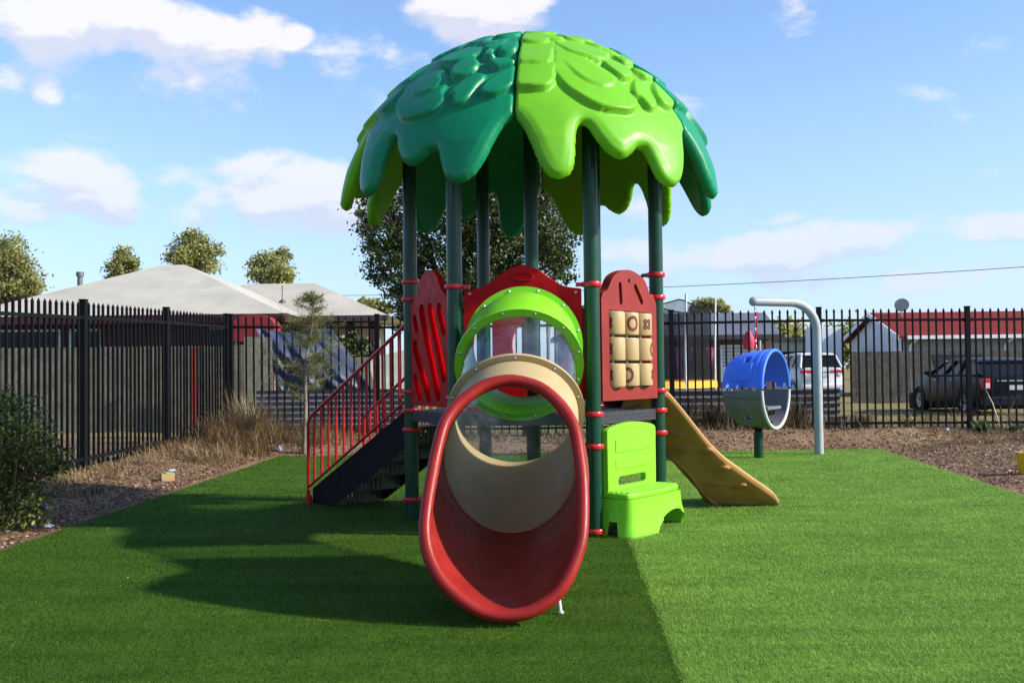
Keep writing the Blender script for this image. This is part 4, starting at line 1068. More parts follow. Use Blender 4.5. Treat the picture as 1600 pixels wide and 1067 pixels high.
V, Fq = leaf_quads(np.concatenate(C), .35, g); setp(link('distant_treeline', mesh_np('treeline', V, Fq), L_GUM, smooth=False), 'far line of olive trees behind the garages and red roofed house', 'treeline', None, 'stuff')

# young feathery tree in front of the back fence
def sapling():
    base = px3(476, 708, 15.3); base.z = float(ground_h(base.x, base.y)); o = empty('young_tree', base, 'slender young feathery tree at the left back corner of the turf', 'tree')
    topz = 2.43; g = np.random.default_rng(21); b = MB(); tr = [base, base + Vector((.02, 0, .7)), base + Vector((.01, 0, 1.3)), base + Vector((.12, 0, 1.9)), Vector((base.x + .16, base.y, topz))]
    b.tube(tr, [.036, .030, .022, .014, .005], 10); b.tube([base, base + Vector((.0, 0, .16))], [.043, .038], 10)
    V = []; 
    for i in range(95):
        z = g.uniform(.78, 2.35); f = (z - .78) / 1.6; L = (.80 * (1 - f) ** .6 * (.45 + .55 * min(1, f * 4)) + .10) * g.uniform(.5, 1.15); a = g.uniform(0, 2 * PI); x0 = base.x + .12 * f
        s = Vector((x0, base.y, base.z + z)); e_ = s + Vector((math.cos(a) * L, math.sin(a) * L * .8, L * g.uniform(.05, .55))); mid = s.lerp(e_, .5) + Vector((0, 0, -.02))
        b.tube([s, mid, e_], [.005, .003, .0012], 5)
        for k in range(70):
            t = g.uniform(.15, 1); p = s.lerp(e_, t); d = Vector(g.normal(size=3)); d.z -= .35; d = d.normalized() * g.uniform(.07, .16); q = Vector(g.normal(size=3)).normalized() * .0035
            V += [tuple(p - q), tuple(p + q), tuple(p + d)]
    link('crown', mesh_np('crown', np.array(V), np.arange(len(V)).reshape(-1, 3)), L_PINE, o, smooth=False)
    b.build('trunk', M_BARK, o, smooth=True)
sapling()
# dark bush at the left edge
def bush():
    bl = []
    for x, y, rx, ry in ((10, 660, 40, 38), (45, 690, 34, 30), (5, 720, 40, 40), (60, 725, 30, 26), (20, 770, 40, 36), (80, 715, 26, 18), (40, 800, 30, 24), (-30, 700, 50, 70), (-30, 790, 50, 40), (10, 630, 22, 18), (92, 735, 20, 10)):
        p = px3(x, y, 8.4 + random.uniform(-.25, .25)); s = 8.4 / FOC; bl.append((p.x, p.y, max(p.z, .1), rx * s, rx * s, ry * s))
    b0 = px3(15, 830, 8.4); g = np.random.default_rng(31)
    o = empty('bush', (b0.x, 8.4, 0), 'dark green leafy bush against the left edge beside the turf', 'bush'); C = crown_points(bl, 8500, g, 20, .34); C = C[C[:, 2] > .03]
    V, Fq = leaf_quads(C, .022, g, 2.0); link('foliage', mesh_np('foliage', V, Fq), L_BUSH, o, smooth=False)
    b = MB(); 
    for i in range(26):
        e_ = Vector(bl[g.integers(len(bl))][:3]) + Vector(g.normal(size=3)) * .08; s = Vector((b0.x + g.normal() * .06, 8.4 + g.normal() * .06, 0)); b.tube([s, s.lerp(e_, .5) + Vector(g.normal(size=3)) * .04, e_], [.009, .006, .002], 6)
    b.build('stem', mat('reddish_stem', (.16, .06, .035), .8, .3), o, smooth=True)
bush()

# ---- dry grass, litter, weeds
def straw(cells, label, m=L_STRAW, name='dry_grass', wid=.0022):
    Vs = []; g = np.random.default_rng(hash(label) % 1000 if False else len(label))
    for (x0, x1, y0, y1, n, h, sp_, flat) in cells:
        nc = max(4, n // 55); cx_ = g.uniform(x0, x1, nc); cy_ = g.uniform(y0, y1, nc); ch = g.uniform(.35, 1.25, nc); ca = g.uniform(0, 2 * PI, nc); w8 = g.integers(0, nc, n)
        x = cx_[w8] + g.normal(0, .09 + h * .12, n); y = cy_[w8] + g.normal(0, .09 + h * .12, n)
        ok = (x < turf_left(y) - .05) | (x > turf_right(y) + .08) | (y > TY1 + .06); x = x[ok]; y = y[ok]; w8 = w8[ok]; n = len(x)
        z = ground_h(x, y); a = ca[w8] + g.normal(0, 1.0, n); L = h * g.uniform(.3, 1.2, n) * ch[w8]; k = L * sp_ * g.uniform(.3, 1.5, n); up = L * (1 - flat * g.uniform(.4, 1, n))
        mx = x + np.cos(a) * k * .35; my = y + np.sin(a) * k * .35; mz = z + up * .75; ex = x + np.cos(a) * k; ey = y + np.sin(a) * k; ez = z + up
        px_ = -np.sin(a) * wid; py_ = np.cos(a) * wid
        V = np.stack([np.stack([x - px_, y - py_, z], -1), np.stack([x + px_, y + py_, z], -1), np.stack([mx + px_ * .7, my + py_ * .7, mz], -1), np.stack([mx - px_ * .7, my - py_ * .7, mz], -1), np.stack([ex, ey, ez], -1)], 1)
        Vs.append(V)
    V = np.concatenate(Vs); N = len(V); i = np.arange(N)[:, None] * 5
    me = mesh_np(name, V.reshape(-1, 3), [i + np.array([[0, 1, 2, 3]]), i + np.array([[3, 2, 4]])])
    return setp(link(name, me, m, smooth=False), label, 'grass', None, 'stuff')
straw([(-5.7, -3.7, 5, 17, 9000, .09, 1.0, .85), (-5.4, -4.4, 9, 17, 6000, .22, 1.0, .5), (-4.95, -3.8, 13.2, 16.9, 4500, .30, 1.2, .6), (-4.8, -3.7, 15.0, 16.8, 4500, .66, 1.2, .45), (-4.4, -2.6, 15.6, 17.0, 5000, .30, 1.5, .65), (-4.0, -2.7, 16.1, 16.9, 1800, .5, 1.2, .5), (-4.6, -3.6, 9, 15, 5000, .05, 1.4, .9)], 'tangled dry straw grass along the left fence', wid=.003)
straw([(-2.5, 3.2, 15.9, 17.1, 4000, .22, 1.0, .5), (2.2, 5.6, 16.4, 17.1, 4500, .34, .9, .4), (5.0, 9.8, 16.2, 17.2, 7000, .12, 1.1, .7), (5.6, 9.2, 12.5, 16.2, 12000, .08, 1.5, .9), (6.2, 9.4, 15, 16.9, 22000, .11, 1.4, .85), (2.0, 9.4, 16.3, 17.1, 9000, .16, 1.3, .7), (5.2, 8.2, 9.5, 14, 5000, .04, 1.5, .9), (3.2, 4.6, 16.5, 17.2, 2500, .7, .6, .25), (-2.5, 5, 15.6, 16.4, 3500, .06, 1.2, .85), (4, 10, 16.8, 18, 2500, .35, .8, .3), (3, 20, 18, 26, 9000, .16, .9, .4)], 'sparse dry grass along the back fence', wid=.003)
def litter(n, regs, label):
    g = np.random.default_rng(77); Vs = []
    for x0, x1, y0, y1, n in regs:
        x = g.uniform(x0, x1, n); y = g.uniform(y0, y1, n); ok = (x < turf_left(y) - .03) | (x > turf_right(y) + .05) | (y > TY1 + .05); x = x[ok]; y = y[ok]
        C = np.stack([x, y, ground_h(x, y) + g.uniform(.003, .018, len(x))], -1); V, _ = leaf_quads(C, .022, g, 2.2); V = V.reshape(-1, 4, 3); V[:, :, 2] = (V[:, :, 2] - C[:, None, 2]) * .45 + C[:, None, 2]; Vs.append(V.reshape(-1, 3))
    V = np.concatenate(Vs); return setp(link('leaf_litter', mesh_np('leaf_litter', V, np.arange(len(V)).reshape(-1, 4)), L_LITTER, smooth=False), label, 'leaf litter', None, 'stuff')
litter(0, [(-5.7, -3.62, 5, 17, 15000), (-4, 5, 15.1, 17, 9000), (4.8, 9.5, 9, 17, 15000)], 'brown leaf litter and twigs scattered on the bare soil')
g = np.random.default_rng(99); C = []
for i in range(260):
    y = g.uniform(4, 15); x = g.uniform(-3.4, 4.9)
    if g.uniform() < .6: x = -3.5 + abs(g.normal()) * .7 if g.uniform() < .5 else turf_right(y) - abs(g.normal()) * .5
    if turf_left(y) < x < turf_right(y): C.append((x, y, .026))
V, _ = leaf_quads(np.array(C), .012, g, 2.0); V = V.reshape(-1, 4, 3); V[:, :, 2] = .024 + (V[:, :, 2] - .026) * .4
setp(link('fallen_leaves', mesh_np('fallen_leaves', V.reshape(-1, 3), np.arange(len(C) * 4).reshape(-1, 4)), L_LITTER, smooth=False), 'few dry leaf flecks blown onto the turf', 'leaf litter', None, 'stuff')
def weed(x, y, Y, n, h, m, label, seed, wd=.006):
    p = px3(x, y, Y); z = float(ground_h(p.x, p.y)); g = np.random.default_rng(seed); V = []
    for i in range(n):
        a = g.uniform(0, 2 * PI); s = Vector((p.x, p.y, z)) + Vector(g.normal(size=3) * .05) ; s.z = z; L = h * g.uniform(.4, 1.1); e_ = s + Vector((math.cos(a) * L * g.uniform(.1, .8), math.sin(a) * L * .5, L)); q = Vector((math.cos(a + 1.57), math.sin(a + 1.57), 0)) * wd
        md = s.lerp(e_, .5) + Vector((0, 0, L * .12)); V += [tuple(s), tuple(md + q), tuple(e_), tuple(md - q)]
    return setp(link('weed', mesh_np('weed', np.array(V), np.arange(len(V)).reshape(-1, 4)), m, smooth=False), label, 'weed')
weed(1535, 690, 15.9, 130, .24, L_GREENW, 'bright green weed tuft below the dark car', 1, .008)
weed(1585, 690, 16.1, 90, .16, L_GREENW, 'low green weed near the right edge of the photo', 2, .010)
weed(1550, 706, 15.0, 26, .06, L_GREENW, 'tiny green weed on the straw near the turf', 3, .010)
weed(150, 770, 10.3, 40, .10, L_GREENW, 'small green weed on the litter by the left turf edge', 4, .006)
weed(395, 640, 15.9, 240, .78, L_STRAW, 'tall pale straw clump leaning at the fence corner', 5, .004)
weed(362, 625, 16.2, 60, .95, L_STRAW, 'thin tall dry stalks against the left fence end', 6, .003)
weed(1225, 640, 16.6, 150, .62, L_STRAW, 'dry bushy weed behind the pod pole', 7, .006)
weed(1250, 650, 16.7, 170, .55, L_TWIG, 'tangled brown weed just left of the pole foot', 11, .005)
weed(1200, 655, 16.6, 150, .40, L_TWIG, 'low brown weed clump behind the green pod post', 12, .005)
weed(1110, 650, 16.7, 170, .55, L_TWIG, 'brown twiggy weed behind the tan slide', 13, .005)
weed(1075, 650, 16.6, 130, .65, L_TWIG, 'brown twiggy weed beside the right tower post', 14, .005)
weed(1420, 672, 16.5, 60, .26, L_GREENW, 'small olive weed at the fence foot left of the dark car', 15, .006)
weed(1345, 668, 16.6, 90, .40, L_TWIG, 'thin brown weed at the fence foot right of the pole', 16, .005)
weed(1570, 672, 16.2, 5, .75, L_STRAW, 'lone forked dry stalk before the dark car', 8, .008)

g = np.random.default_rng(55); Vs = []; Fs_ = []
OCT = np.array([(1, 0, 0), (-1, 0, 0), (0, 1, 0), (0, -1, 0), (0, 0, 1), (0, 0, -1)], float); OF = np.array([(0, 2, 4), (2, 1, 4), (1, 3, 4), (3, 0, 4), (2, 0, 5), (1, 2, 5), (3, 1, 5), (0, 3, 5)])
for x0, x1, y0, y1, n in ((-5.4, -3.6, 6, 16.8, 2600), (5.0, 9.5, 9.5, 16.8, 4200), (1.5, 6.5, 15.1, 16.6, 1600), (-3.5, 1.5, 15.1, 16.6, 700)):
    for i in range(n):
        x, y = g.uniform(x0, x1), g.uniform(y0, y1)
        if turf_left(y) - .04 < x < turf_right(y) + .05 and y < TY1 + .06: continue
        sz = .006 + .020 * g.uniform() ** 4; z = float(ground_h(x, y)); Fs_.append(OF + 6 * len(Vs)); Vs.append(OCT * g.uniform(.6, 1.3, (6, 3)) * sz + (x, y, z + sz * .3))
setp(link('soil_clods', mesh_np('soil_clods', np.concatenate(Vs), np.concatenate(Fs_)), leaf_mat('soil_clod', (.05, .026, .016), (.15, .082, .050), (.30, .20, .13), 0), smooth=False), 'small clods and pebbles lying on the bare soil', 'soil clods', None, 'stuff')
# ---- rubbish
def crumple(x, y, Y, size, m, label, cat, seed, flat=.5, name='rubbish'):
    p = px3(x, y, Y); z = float(ground_h(p.x, p.y)); g = np.random.default_rng(seed)
    bm = bmesh.new(); bmesh.ops.create_icosphere(bm, subdivisions=2, radius=size)
    for v in bm.verts: v.co *= g.uniform(.6, 1.25); v.co.z *= flat
    bm.transform(Matrix.Translation((p.x, p.y, z + size * flat * .7))); me = bpy.data.meshes.new(name); bm.to_mesh(me); bm.free()
    return setp(link(name, me, m, smooth=False), label, cat)
M_BAG = mat('white_plastic_film', (.75, .76, .82), .35, .05, trans=.2)
crumple(74, 812, 8.3, .045, M_BAG, 'crumpled white plastic scrap beside the bush', 'litter', 1)
crumple(54, 812, 8.35, .022, mat('blue_film', (.03, .08, .4), .4, .1), 'small blue scrap next to the white plastic', 'litter', 2)
crumple(439, 690, 15.4, .05, M_BAG, 'white plastic bag caught in the dry grass by the young tree', 'litter', 3, 1.3)
crumple(75, 768, 9.3, .05, mat('grey_paper', (.5, .5, .5), .7, .1), 'grey paper scrap lying under the bush edge', 'litter', 4, .3)
b = MB(); p = px3(262, 735, 11.6); z = float(ground_h(p.x, p.y)); b.box((p.x, p.y, z + .05), (.07, .05, .045), rot=.4); bx = b.build('carton', mat('brown_card', (.42, .27, .13), .8), bevel=.004); setp(bx, 'small brown carton with a green flap on the left dirt strip', 'carton')
b = MB(); b.box((p.x + .01, p.y, z + .10), (.045, .04, .004), rot=.7); b.build('flap', mat('green_card', (.12, .35, .12), .7), bx)
crumple(268, 715, 12.4, .05, M_BAG, 'white wrapper on straw above the brown carton', 'litter', 5, .3)
crumple(1480, 688, 15.8, .04, mat('grey_rubble', (.45, .47, .52), .8), 'pale stone on the soil below the back fence', 'stone', 6, .7, 'stone')
# yellow tub at the right edge
p = px3(1606, 748, 11.3); z = float(ground_h(p.x, p.y))
tub = empty('yellow_tub', (p.x, p.y, z), 'yellow plastic tub cut by the right edge of the photo', 'tub')
b = MB(); b.lathe([(0, .01), (.085, .01), (.09, 0), (.115, .22), (.119, .22), (.119, .235), (.109, .235), (.085, .02), (0, .02)], (p.x, p.y, z), 28); b.build('body', plastic('yellow_plastic', (.70, .40, .015), .4), tub, smooth=True)
b = MB(); b.tube([(p.x - .12, p.y, z + .22)] + [(p.x - .12 * math.cos(t), p.y - .03, z + .24 + .02 * math.sin(t)) for t in np.linspace(.1, PI - .1, 9)], .006, 8); b.build('handle', M_STEEL, tub, smooth=True)

# ================================================================== BEYOND THE FENCE, LEFT
def roofmat(name, col, sc=6, axis=0, rough=.45):
    m = bpy.data.materials.new(name); m.use_nodes = True; t = NT(m.node_tree); b = m.node_tree.nodes['Principled BSDF']; c = t.n('ShaderNodeTexCoord').outputs['Object']
    s = t.n('ShaderNodeSeparateXYZ'); t.L.new(c, s.inputs[0]); wv = t.m('SINE', t.m('MULTIPLY', s.outputs[axis], sc * 6.28))
    n = t.noise(c, .9, 6, .6); cc = t.ramp(n, [(.3, tuple(x * .82 for x in col)), (.7, tuple(min(1, x * 1.1) for x in col))]); t.L.new(cc, b.inputs['Base Color'])
    bn = t.n('ShaderNodeBump'); bn.inputs['Strength'].default_value = .12; bn.inputs['Distance'].default_value = .006; t.L.new(wv, bn.inputs['Height']); t.L.new(bn.outputs[0], b.inputs['Normal'])
    b.inputs['Roughness'].default_value = rough; b.inputs['Specular IOR Level'].default_value = .25; return m
M_ROOF = roofmat('cream_corrugated_roof', (.48, .43, .34), 11)
M_ROOFG = roofmat('grey_corrugated_roof', (.13, .13, .155), 11)
M_ROOFR = roofmat('red_tiled_roof', (.17, .012, .012), 8, rough=.85)
M_PALING = mat('weathered_paling', (.155, .14, .098), .9, .35, 5, .4, 30)
M_PALING2 = mat('brown_paling', (.085, .072, .055), .9, .35, 5, .4, 30)
M_DKRED = mat('maroon_paint', (.055, .006, .009), .6, .15)
M_BROWNW = mat('dark_brown_wall', (.035, .022, .02), .8, .2)
M_WHITEW = mat('white_weatherboard', (.72, .74, .76), .6, .08)
M_CREAMW = mat('cream_wall', (.50, .46, .36), .7, .08)
def hip_roof(b, x0, x1, y0, y1, ze, ridge, zr, th=.10):
    """ridge ((xa,ya),(xb,yb))"""
    (xa, ya), (xb, yb) = ridge; 
    V = [(x0, y0, ze), (x1, y0, ze), (x1, y1, ze), (x0, y1, ze), (xa, ya, zr), (xb, yb, zr)]
    b.add(V, [(0, 1, 5, 4), (1, 2, 5), (2, 3, 4, 5), (3, 0, 4), (0, 3, 2, 1)])
house = empty('left_house', (-7.6, 24, 0), 'maroon walled house with a pale hipped metal roof behind the left fence', 'house')
house.name = 'hipped_roof_house'
er = px3(445, 490, 21); ZE = er.z
b = MB(); hip_roof(b, -11.6, er.x, 21, 29.5, ZE, ((-8.6, 25.2), (-8.05, 25.2)), px3(275, 414, 25.2).z); r1 = b.build('roof', M_ROOF, house)
b = MB(); b.box((( -11.6 + er.x) / 2, 20.985, ZE - .08), ((er.x + 11.6) / 2, .02, .085)); b.box((er.x + .01, 25, ZE - .08), (.02, 4.2, .085)); b.build('fascia', M_DKRED, house)
er2 = px3(606, 492, 24.5); rl = px3(380, 444, 27.3); rrp = px3(492, 443, 27.3)
b = MB(); hip_roof(b, -8.0, er2.x, 24.5, 30.2, er2.z, ((rl.x, 27.3), (rrp.x, 27.3)), rl.z); b.build('rear_roof', M_ROOF, house)
b = MB(); b.box(((-8 + er2.x) / 2, 24.485, er2.z - .07), ((er2.x + 8) / 2, .02, .07)); b.build('rear_fascia', mat('dark_gutter', (.05, .03, .03), .5), house)
b = MB(); b.box((-8.2, 25, ZE / 2 - .05), (3.0, 3.4, ZE / 2 - .06)); b.build('wall', M_DKRED, house)
b = MB(); b.box((-5.2, 28, 1.25), (1.5, 1.6, 1.25)); b.build('wall', M_CREAMW, house)
for (x, wd_) in ((-10.2, .7), (-9.0, .32), (-5.9, .5)):
    b = MB(); b.box((x, 21.58, 1.75), (wd_, .03, .45)); wn = b.build('window', M_WHITEW, house); b = MB(); b.box((x, 21.54, 1.75), (wd_ - .05, .012, .40)); b.build('pane', M_GLASS, wn)
for x in (px3(548, 500, 24.8).x, px3(582, 500, 24.8).x, -4.95):
    b = MB(); b.box((x, 24.8, 1.2), (.07, .07, 1.28)); b.build('verandah_post', M_DKRED, house)
b = MB(); f = px3(125, 440, 23.5); b.lathe([(0, .22), (.085, .22), (.085, .12), (.06, .11), (.06, -.7), (0, -.7)], (f.x, f.y, f.z), 14); b.build('flue', mat('flue_grey', (.12, .13, .14), .5, metal=.4), house, smooth=True)
b = MB(); a = px3(273, 415, 25.2)
b.tube([(a.x, a.y, a.z - .35), (a.x, a.y, a.z + .55)], .014, 6)
for dz, l in ((.32, .16), (.42, .22), (.50, .26)): b.tube([(a.x - l, a.y, a.z + dz), (a.x + l * .6, a.y, a.z + dz)], .008, 5)
for k in range(6): x = a.x - .22 + k * .07; b.tube([(x, a.y - .18, a.z + .47), (x, a.y + .18, a.z + .47)], .006, 4)
b.build('aerial', mat('aerial_dark', (.05, .05, .05), .5), house)
b = MB(); v_ = px3(441, 470, 25.0); b.tube([(v_.x, v_.y, v_.z - .08), (v_.x, v_.y, v_.z + .38)], .012, 6); b.lathe([(0, .04), (.07, 0), (.09, -.05)], (v_.x, v_.y, v_.z), 10); b.build('vent', mat('vent_dark', (.05, .05, .05), .5), house)
# paling fences
def paling(x0, x1, y, h, m, label, z0=0, w=.11, seed=1, gap=.012, group=None, skew=0):
    o = empty('paling_fence', (x0, y, z0), label, 'fence', group); g = np.random.default_rng(seed); b = MB(); x = x0
    while x < x1:
        hh = h + g.normal() * .005; yy = y + skew * (x - x0); b.box((x + w / 2, yy + g.normal() * .004, z0 + hh / 2), (w / 2 - gap / 2, .009, hh / 2), rot=math.atan(skew)); x += w
    b.build('palings', m, o)
    b = MB()
    for zz in (.35, h - .3): b.box(((x0 + x1) / 2, y + .03 + skew * (x1 - x0) / 2, z0 + zz), ((x1 - x0) / 2, .018, .035), rot=math.atan(skew))
    b.build('rail', m, o); return o
paling(-12.5, -4.75, 18.9, 1.62, M_PALING, 'grey green paling fence behind the left iron fence', .12, seed=2)
paling(px3(386, 600, 18.6).x, px3(416, 600, 18.6).x, 18.4, 1.75, mat('pale_sleeper', (.20, .19, .13), .9, .3), 'narrow pale timber hoarding at the iron fence corner', .12, w=.17, seed=3)
paling(px3(510, 600, 23).x, px3(640, 600, 23).x, 22.5, 1.55, mat('olive_paling', (.20, .20, .14), .9, .25), 'olive timber fence under the verandah right of the tarp', 0, w=.15, seed=4)
rp = px3(303, 600, 18.5)
b = MB(); b.box((rp.x, 18.5, .95), (.035, .02, .68)); b.box((rp.x, 18.51, 1.66), (.05, .03, .02)); setp(b.build('red_post', mat('red_post_paint', (.30, .012, .012), .5)), 'slim red post standing between the left iron fence and the palings', 'post')
# red gable thing above tarp
b = MB(); c = px3(395, 508, 20.3); V = []
pl = [(c.x + .42 * math.cos(t), c.z + .22 * math.sin(t)) for t in np.linspace(0, PI, 14)] + [(c.x - .42, c.z - .32), (c.x + .42, c.z - .32)]
n = len(pl); V = [(x, 20.3, z) for x, z in pl] + [(x, 20.9, z) for x, z in pl]
b.add(V, [list(range(n)), list(range(n, 2 * n))[::-1]] + [(i, (i + 1) % n, n + (i + 1) % n, n + i) for i in range(n)])
aw = empty('red_awning', (c.x, 20.3, c.z - .32), 'small round topped red awning above the blue tarp', 'awning')
b.build('canopy', mat('scarlet_canvas', (.25, .014, .018), .7), aw)
b = MB()
for dx in (-.38, .38): b.tube([(c.x + dx, 20.5, 0), (c.x + dx, 20.5, c.z)], .02, 6)
b.build('pole', M_STEEL, aw)
# blue tarpaulin, sagging
V = []; nu, nv = 40, 30
A_ = px3(398, 512, 19.2); B_ = px3(515, 508, 19.8); C_ = px3(440, 612, 18.9); D_ = px3(580, 608, 19.0)
for i in range(nu + 1):
    u = i / nu
    for j in range(nv + 1):
        v = j / nv; p = (A_ * (1 - u) + B_ * u) * (1 - v) + (C_ * (1 - u) + D_ * u) * v
        fold = .07 * math.sin(u * 17 + v * 6) * v + .04 * math.sin(u * 31 - v * 9) + .05 * math.sin(v * 11 + u * 3)
        V.append(p + Vector((0, fold - .25 * math.sin(PI * u) * math.sin(PI * v), -.10 * math.sin(PI * u) * (1 - v))))
Fq = [(i * (nv + 1) + j, (i + 1) * (nv + 1) + j, (i + 1) * (nv + 1) + j + 1, i * (nv + 1) + j + 1) for i in range(nu) for j in range(nv)]
b = MB(); b.add(V, Fq); tp_ = b.build('tarpaulin', mat('blue_tarpaulin', (.028, .037, .075), .55, .4, 3, .4, 12), smooth=True); setp(tp_, 'sagging blue tarpaulin strung up behind the back iron fence', 'tarpaulin')
sm = tp_.modifiers.new('th', 'SOLIDIFY'); sm.thickness = .004
# corrugated iron sheet fence
b = MB(); x0, x1 = px3(400, 640, 18.3).x, px3(650, 640, 18.3).x; V = []; n = 90; zt = px3(500, 609, 18.3).z; zb = .05
for i in range(n + 1):
    z = zb + (zt - zb) * i / n; yy = 18.3 + .022 * math.sin(z * 2 * PI / .105)
    V += [(x0, yy, z), (x1, yy - .05, z)]
b.add(V, [(2 * i, 2 * i + 1, 2 * i + 3, 2 * i + 2) for i in range(n)])
cf = b.build('corrugated_fence', mat('zinc_sheet', (.16, .16, .18), .42, .3, 3, metal=.3), smooth=True); setp(cf, 'low corrugated iron sheeting below the blue tarpaulin', 'fence')
# low corrugated sheets on the right
b = MB(); x0, x1 = px3(1030, 640, 18.3).x, px3(1322, 640, 18.3).x; V = []; n = 60; zt = px3(1200, 607, 18.3).z; zb = .02
for i in range(n + 1):
    z = zb + (zt - zb) * i / n; yy = 18.3 + .024 * math.sin(z * 2 * PI / .12)
    V += [(x0, yy, z), (x1 - (.12 if z > .35 else 0), yy - .05, z)]
b.add(V, [(2 * i, 2 * i + 1, 2 * i + 3, 2 * i + 2) for i in range(n)])
cf = b.build('corrugated_fence', mat('weathered_zinc', (.085, .08, .085), .6, .4, 3), smooth=True); setp(cf, 'low weathered corrugated sheeting behind the blue pod and pole', 'fence')
# cream sheet leaning on it
b = MB(); q = px3(615, 590, 19.4); b.add([tuple(px3(575, 560, 19.5)), tuple(px3(640, 545, 19.5)), tuple(px3(650, 625, 19.3)), tuple(px3(590, 625, 19.3))] + [tuple(px3(575, 560, 19.55)), tuple(px3(640, 545, 19.55)), tuple(px3(650, 625, 19.35)), tuple(px3(590, 625, 19.35))], [(0, 1, 2, 3), (7, 6, 5, 4), (0, 4, 5, 1), (1, 5, 6, 2), (2, 6, 7, 3), (3, 7, 4, 0)])
setp(b.build('cream_board', mat('cream_board', (.55, .50, .38), .6), None), 'leaning cream board behind the stair railing', 'board')
g = np.random.default_rng(5)
tree((-3.9, 27, 0), blobpx([(552, 545, 22, 24), (575, 560, 20, 16), (535, 560, 14, 14)], 24.3, .2), 3500, .06, L_DARK, 'green shrub seen below the verandah roof', .05, seed=41, cat='shrub', name='shrub')

# ================================================================== BEYOND THE FENCE, RIGHT
# trampoline
tc_ = px3(985, 597, 21.5); TCX, TCY, TR_ = tc_.x + .1, 22.0, 1.75
tr_ = empty('trampoline', (TCX, TCY, 0), 'netted trampoline with a yellow edge pad behind the back fence', 'trampoline')
b = MB(); b.lathe([(TR_ - .30, .95), (TR_ - .05, .97), (TR_ + .04, .95), (TR_ + .05, .82), (TR_ + .02, .82), (TR_, .93), (TR_ - .30, .93)], (TCX, TCY, 0), 48); b.build('edge_pad', mat('yellow_vinyl', (.72, .36, .01), .5, .08), tr_, smooth=True)
b = MB(); b.lathe([(0, .93), (TR_ - .2, .93), (TR_ - .2, .92), (0, .92)], (TCX, TCY, 0), 40); b.build('mat', M_DECK, tr_)
netm = perforated('safety_net', (.03, .03, .032), 60)
def net_mat():
    m = bpy.data.materials.new('net_mesh'); m.use_nodes = True; t = NT(m.node_tree); m.node_tree.nodes.clear()
    tr = t.n('ShaderNodeBsdfTransparent'); df = t.n('ShaderNodeBsdfDiffuse'); df.inputs[0].default_value = (.02, .02, .022, 1); mx = t.n('ShaderNodeMixShader')
    c = t.n('ShaderNodeTexCoord').outputs['Object']; t.L.new(t.maprange(t.noise(c, 2, 3), .3, .7, .50, .68), mx.inputs[0]); t.L.new(tr.outputs[0], mx.inputs[1]); t.L.new(df.outputs[0], mx.inputs[2])
    o = t.n('ShaderNodeOutputMaterial'); t.L.new(mx.outputs[0], o.inputs[0]); return m
b = MB(); V = []; n = 64
for k in range(n):
    t = 2 * PI * k / n; r = TR_ - .1 - .06 * abs(math.sin(t * 3)); zt = 2.62 - .16 * abs(math.sin(t * 3)); V += [(TCX + (TR_ - .1) * math.cos(t), TCY + (TR_ - .1) * math.sin(t), .97), (TCX + r * math.cos(t), TCY + r * math.sin(t), zt)]
b.add(V, [(2 * k, 2 * ((k + 1) % n), 2 * ((k + 1) % n) + 1, 2 * k + 1) for k in range(n)]); b.build('safety_net', net_mat(), tr_, smooth=True)
b = MB(); b.tube([V[2 * k + 1] for k in range(n)], .014, 6, closed=True); b.build('net_rope', M_FENCE, tr_, smooth=True)
for k in range(6):
    t = PI / 3 * k + .0; x, y = TCX + (TR_ + .03) * math.cos(t), TCY + (TR_ + .03) * math.sin(t); b = MB(); b.tube([(x, y, .0), (x, y, 1.5), (x + .03, y, 2.72)], .024, 8); b.build('net_pole', mat('white_tube', (.62, .62, .60), .4), tr_, smooth=True)
    b = MB(); b.tube([(TCX + TR_ * .9 * math.cos(t - .25), TCY + TR_ * .9 * math.sin(t - .25), .93), (TCX + TR_ * .9 * math.cos(t - .25), TCY + TR_ * .9 * math.sin(t - .25), .03), (TCX + TR_ * .9 * math.cos(t + .25), TCY + TR_ * .9 * math.sin(t + .25), .03), (TCX + TR_ * .9 * math.cos(t + .25), TCY + TR_ * .9 * math.sin(t + .25), .93)], .02, 8); b.build('leg', M_STEEL, tr_, smooth=True)
# washing behind it
line = empty('washing_line', (4.6, 25.6, 0), 'clothes line behind the trampoline net', 'clothes line')
b = MB(); b.tube([(3.2, 25.6, 1.75), (6.2, 25.6, 1.70)], .006, 5); b.tube([(3.2, 25.6, 0), (3.2, 25.6, 1.9)], .03, 8); b.tube([(6.2, 25.6, 0), (6.2, 25.6, 1.9)], .03, 8); b.build('line_and_posts', M_STEEL, line)
for i, (px_, c_, w_, h_, lab) in enumerate(((1056, (.16, .05, .22), .16, .85, 'long purple garment, leftmost of the washing'), (1072, (.22, .10, .30), .12, .5, 'short violet top next to the long purple garment'), (1084, (.13, .09, .16), .12, .6, 'dark mauve garment in the middle of the washing'),
        (1097, (.05, .04, .05), .14, .7, 'black trousers on the clothes line'), (1108, (.50, .10, .20), .11, .45, 'pink top, rightmost of the washing'))):
    x = px3(px_, 560, 25.5).x; b = MB(); V = []; n = 12
    for k in range(n + 1):
        xx_ = x - w_ + 2 * w_ * k / n; V += [(xx_, 25.52 + .03 * math.sin(k * 1.3), 1.73), (xx_ + .02 * math.sin(k), 25.52 + .05 * math.sin(k * 1.7), 1.73 - h_ + .02 * math.sin(k * 2.1))]
    b.add(V, [(2 * k, 2 * k + 2, 2 * k + 3, 2 * k + 1) for k in range(n)]); o = b.build('garment', mat('cloth_%d' % i, c_, .8), smooth=True); sm = o.modifiers.new('th', 'SOLIDIFY'); sm.thickness = .01; setp(o, lab, 'garment', 'washing on the clothes line')
